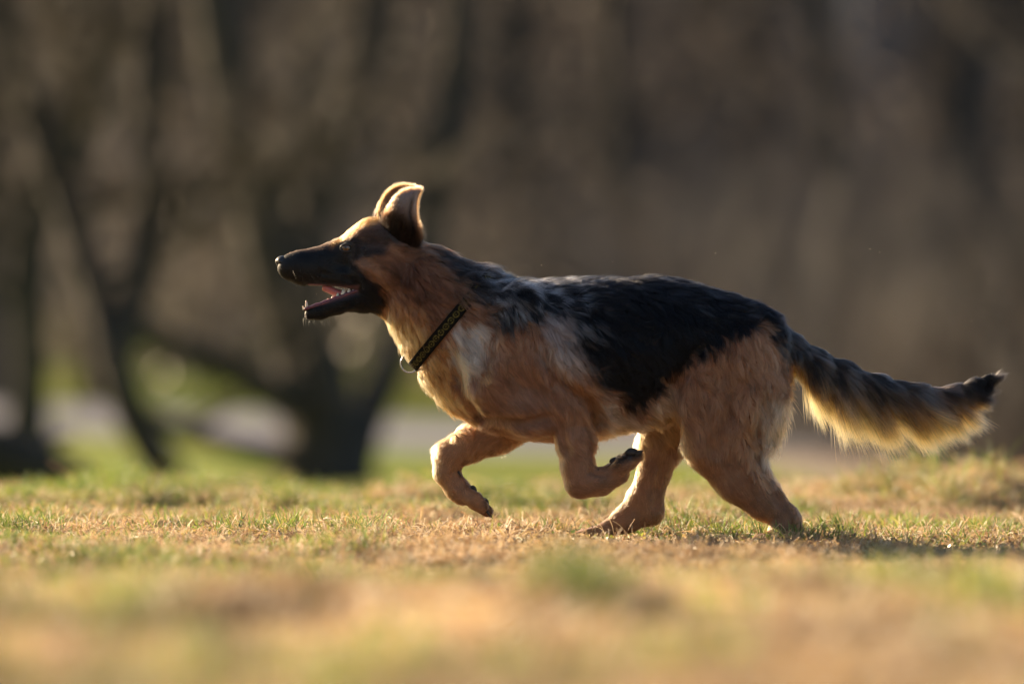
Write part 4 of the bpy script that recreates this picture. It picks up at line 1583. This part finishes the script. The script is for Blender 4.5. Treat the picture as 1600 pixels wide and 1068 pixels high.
lean = np.where(isg, 0.35, 0.95) * (0.2 + 1.1 * flop) * np.where(stalk, 0.35, 1)
curl = g3.normal(size=n) * np.where(isg, 0.35, 1.0)
kink = g3.normal(size=(5, n, 3)) * np.where(isg | stalk, 0.03, 0.17)[None, :, None]
dx, dy = np.cos(ang_), np.sin(ang_)
Z = ground_z(X, Y)
pts = []
for kq, q in enumerate((0, .25, .5, .75, 1.0)):
    a = lean * q * (0.6 + 0.7 * q)
    sx = hgt * a * dx + hgt * curl * 0.35 * q * q * (-dy)
    sy = hgt * a * dy + hgt * curl * 0.35 * q * q * dx
    sz = hgt * q * (1 - 0.32 * np.clip(lean, 0, 1.6) * q * q)
    pts.append(np.stack([X + sx, Y + sy, Z - 0.002 + sz], -1) + kink[kq] * hgt[:, None] * (1 if kq else 0))
P = np.stack(pts, 1)
pal_dry = np.array([(0.60, 0.42, 0.23), (0.58, 0.41, 0.24), (0.80, 0.66, 0.48), (0.42, 0.25, 0.12), (0.17, 0.10, 0.06), (0.58, 0.41, 0.14)])
pal_gr = np.array([(0.17, 0.26, 0.035), (0.30, 0.34, 0.05), (0.10, 0.17, 0.03), (0.42, 0.38, 0.09)])
ci = g3.choice(6, n, p=[.26, .24, .12, .18, .13, .07])
cg = g3.choice(4, n, p=[.38, .30, .20, .12])
base = np.where(isg[:, None], pal_gr[cg], pal_dry[ci]) * g3.uniform(.75, 1.2, (n, 1))
base = base * (1 + 0.35 * fbm(B3, 0.25, 57, 2))[:, None] * (1 + 0.45 * fbm(B3, 0.05, 58, 2))[:, None]
near_n = fbm(B3 * np.array([1, .14, 1]), 0.085, 64, 2) * (1 - sstep(8.2, 9.4, dcam))
base = base * (0.93 + 0.75 * near_n)[:, None]
base = base * (1 - 0.5 * np.clip(tus, 0, 1))[:, None]
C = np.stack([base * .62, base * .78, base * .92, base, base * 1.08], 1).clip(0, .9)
width = np.where(isg, .0011, .0010) * g3.uniform(.6, 1.35, n) * np.interp(dcam, [4.7, 8.2, 9, 12.4, 15], [2.2, 1.5, 1.0, 1.0, 1.4])
width = np.where(stalk, .00035, width)
rad = width[:, None] * np.where(stalk[:, None], np.array([1, .9, .9, 1.6, 2.2])[None], np.array([1.0, 1.05, 1.0, .7, .15])[None])
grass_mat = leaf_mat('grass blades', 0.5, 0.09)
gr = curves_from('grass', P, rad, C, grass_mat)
gr['kind'] = 'stuff'
gr['label'] = 'short dry tan grass with green blades in patches'

# broken straw, small curled leaves and clover lying in the grass
n = 110000
dd = 8.9 + 4.6 * g3.random(n)
X = g3.uniform(-1, 1, n) * (dd * .0909 + .5)
Y = dd - 11
B3 = np.stack([X, Y, 0 * X], -1)
isg = g3.random(n) < (np.interp(dd, [8.6, 11, 12, 13.8], [.12, .12, .5, .5]) + 0.6 * fbm(B3, 0.55, 52, 3))
Z = ground_z(X, Y) + g3.uniform(.002, .022, n)
o = np.stack([X, Y, Z], -1)
a = nrm(g3.normal(size=(n, 3)) * np.array([1, 1, .6]))
b = nrm(np.cross(a, g3.normal(size=(n, 3))))
c_ = np.cross(a, b)
l = g3.uniform(.0025, .007, n)[:, None]
wv = l * np.where(isg, .8, .42)[:, None]
cur = (l * g3.uniform(-.6, .6, (n, 1)))
V = np.stack([o - a * l, o + b * wv + c_ * cur * .3, o + a * l + c_ * cur, o - b * wv + c_ * cur * .3], 1).reshape(-1, 3)
i = np.arange(n)[:, None] * 4
F = np.concatenate([i + np.array([[0, 1, 3]]), i + np.array([[1, 2, 3]])])
base = np.where(isg[:, None], pal_gr[g3.integers(0, 4, n)] * 1.05, pal_dry[g3.integers(0, 6, n)]) * g3.uniform(.7, 1.2, (n, 1))
lit = mesh_from('leaf_litter', V, F, grass_mat, None, False, np.repeat(base, 4, 0).clip(0, .9))
lit['kind'] = 'stuff'
lit['label'] = 'bits of dry straw and small curled leaves in the grass'

# scraps of grass thrown up by the paws
sp = np.array([(1115, 397, -.1), (1380, 392, .1), (1135, 505, 0), (1531, 500, .2), (463, 446, 0), (494, 459, .02), (1280, 690, .1), (787, 732, 0),
               (868, 790, .05), (1085, 770, .1), (1290, 600, 0), (1362, 388, .05), (958, 408, .05), (1015, 417, 0), (846, 414, 0)], dtype=float)
V, F = [], []
for k, (px, pw, yy) in enumerate(sp):
    c = np.array([(px - 800) * S, yy, (850 - pw) * S])
    a = nrm(g3.normal(size=3)) * g3.uniform(.0012, .0035)
    b = nrm(g3.normal(size=3)) * .0009
    e = np.cross(a, b) / (np.linalg.norm(np.cross(a, b)) + 1e-12) * .0006
    V += [c - a, c + b, c + a, c - b, c + e]
    o = k * 5
    F += [(o, o + 1, o + 4), (o + 1, o + 2, o + 4), (o + 2, o + 3, o + 4), (o + 3, o, o + 4), (o, o + 3, o + 2, o + 1)]
db = mesh_from('flying_debris', V, F, grass_mat, None, False, np.tile(np.array((0.6, 0.5, 0.38)), (len(V), 1)))
db['kind'] = 'stuff'
db['label'] = 'tiny scraps of dry grass in the air around the dog'

# brown dead tree leaves lying in the turf
n = 420
dd = g3.uniform(9.4, 13.6, n)
X = g3.uniform(-1, 1, n) * (dd * .0909 + .4)
Y = dd - 11
o = np.stack([X, Y, ground_z(X, Y) + g3.uniform(.006, .02, n)], -1)
a = nrm(g3.normal(size=(n, 3)) * np.array([1, 1, .5]))
b = nrm(np.cross(a, g3.normal(size=(n, 3)) + np.array([0, 0, .8])))
c_ = np.cross(a, b)
l = g3.uniform(.005, .011, n)[:, None]
V = np.concatenate([np.stack([o - a * l, o - a * l * .3 + b * l * .5 + c_ * l * .25, o + a * l * .5 + b * l * .38 + c_ * l * .2, o + a * l * 1.1 + c_ * l * .3,
                              o + a * l * .5 - b * l * .38 + c_ * l * .25, o - a * l * .3 - b * l * .5 + c_ * l * .3, o + a * l * .05], 1)]).reshape(-1, 3)
i = np.arange(n)[:, None] * 7
F = np.concatenate([i + np.array([[6, k, (k + 1) % 6]]) for k in range(6)])
base = np.array([(0.26, 0.12, 0.055), (0.18, 0.085, 0.045), (0.38, 0.22, 0.12)])[g3.integers(0, 3, n)] * g3.uniform(.7, 1.2, (n, 1))
fl2 = mesh_from('fallen_leaves', V, F, grass_mat, None, False, np.repeat(base, 7, 0))
fl2['kind'] = 'stuff'
fl2['label'] = 'small curled brown leaves scattered in the turf'
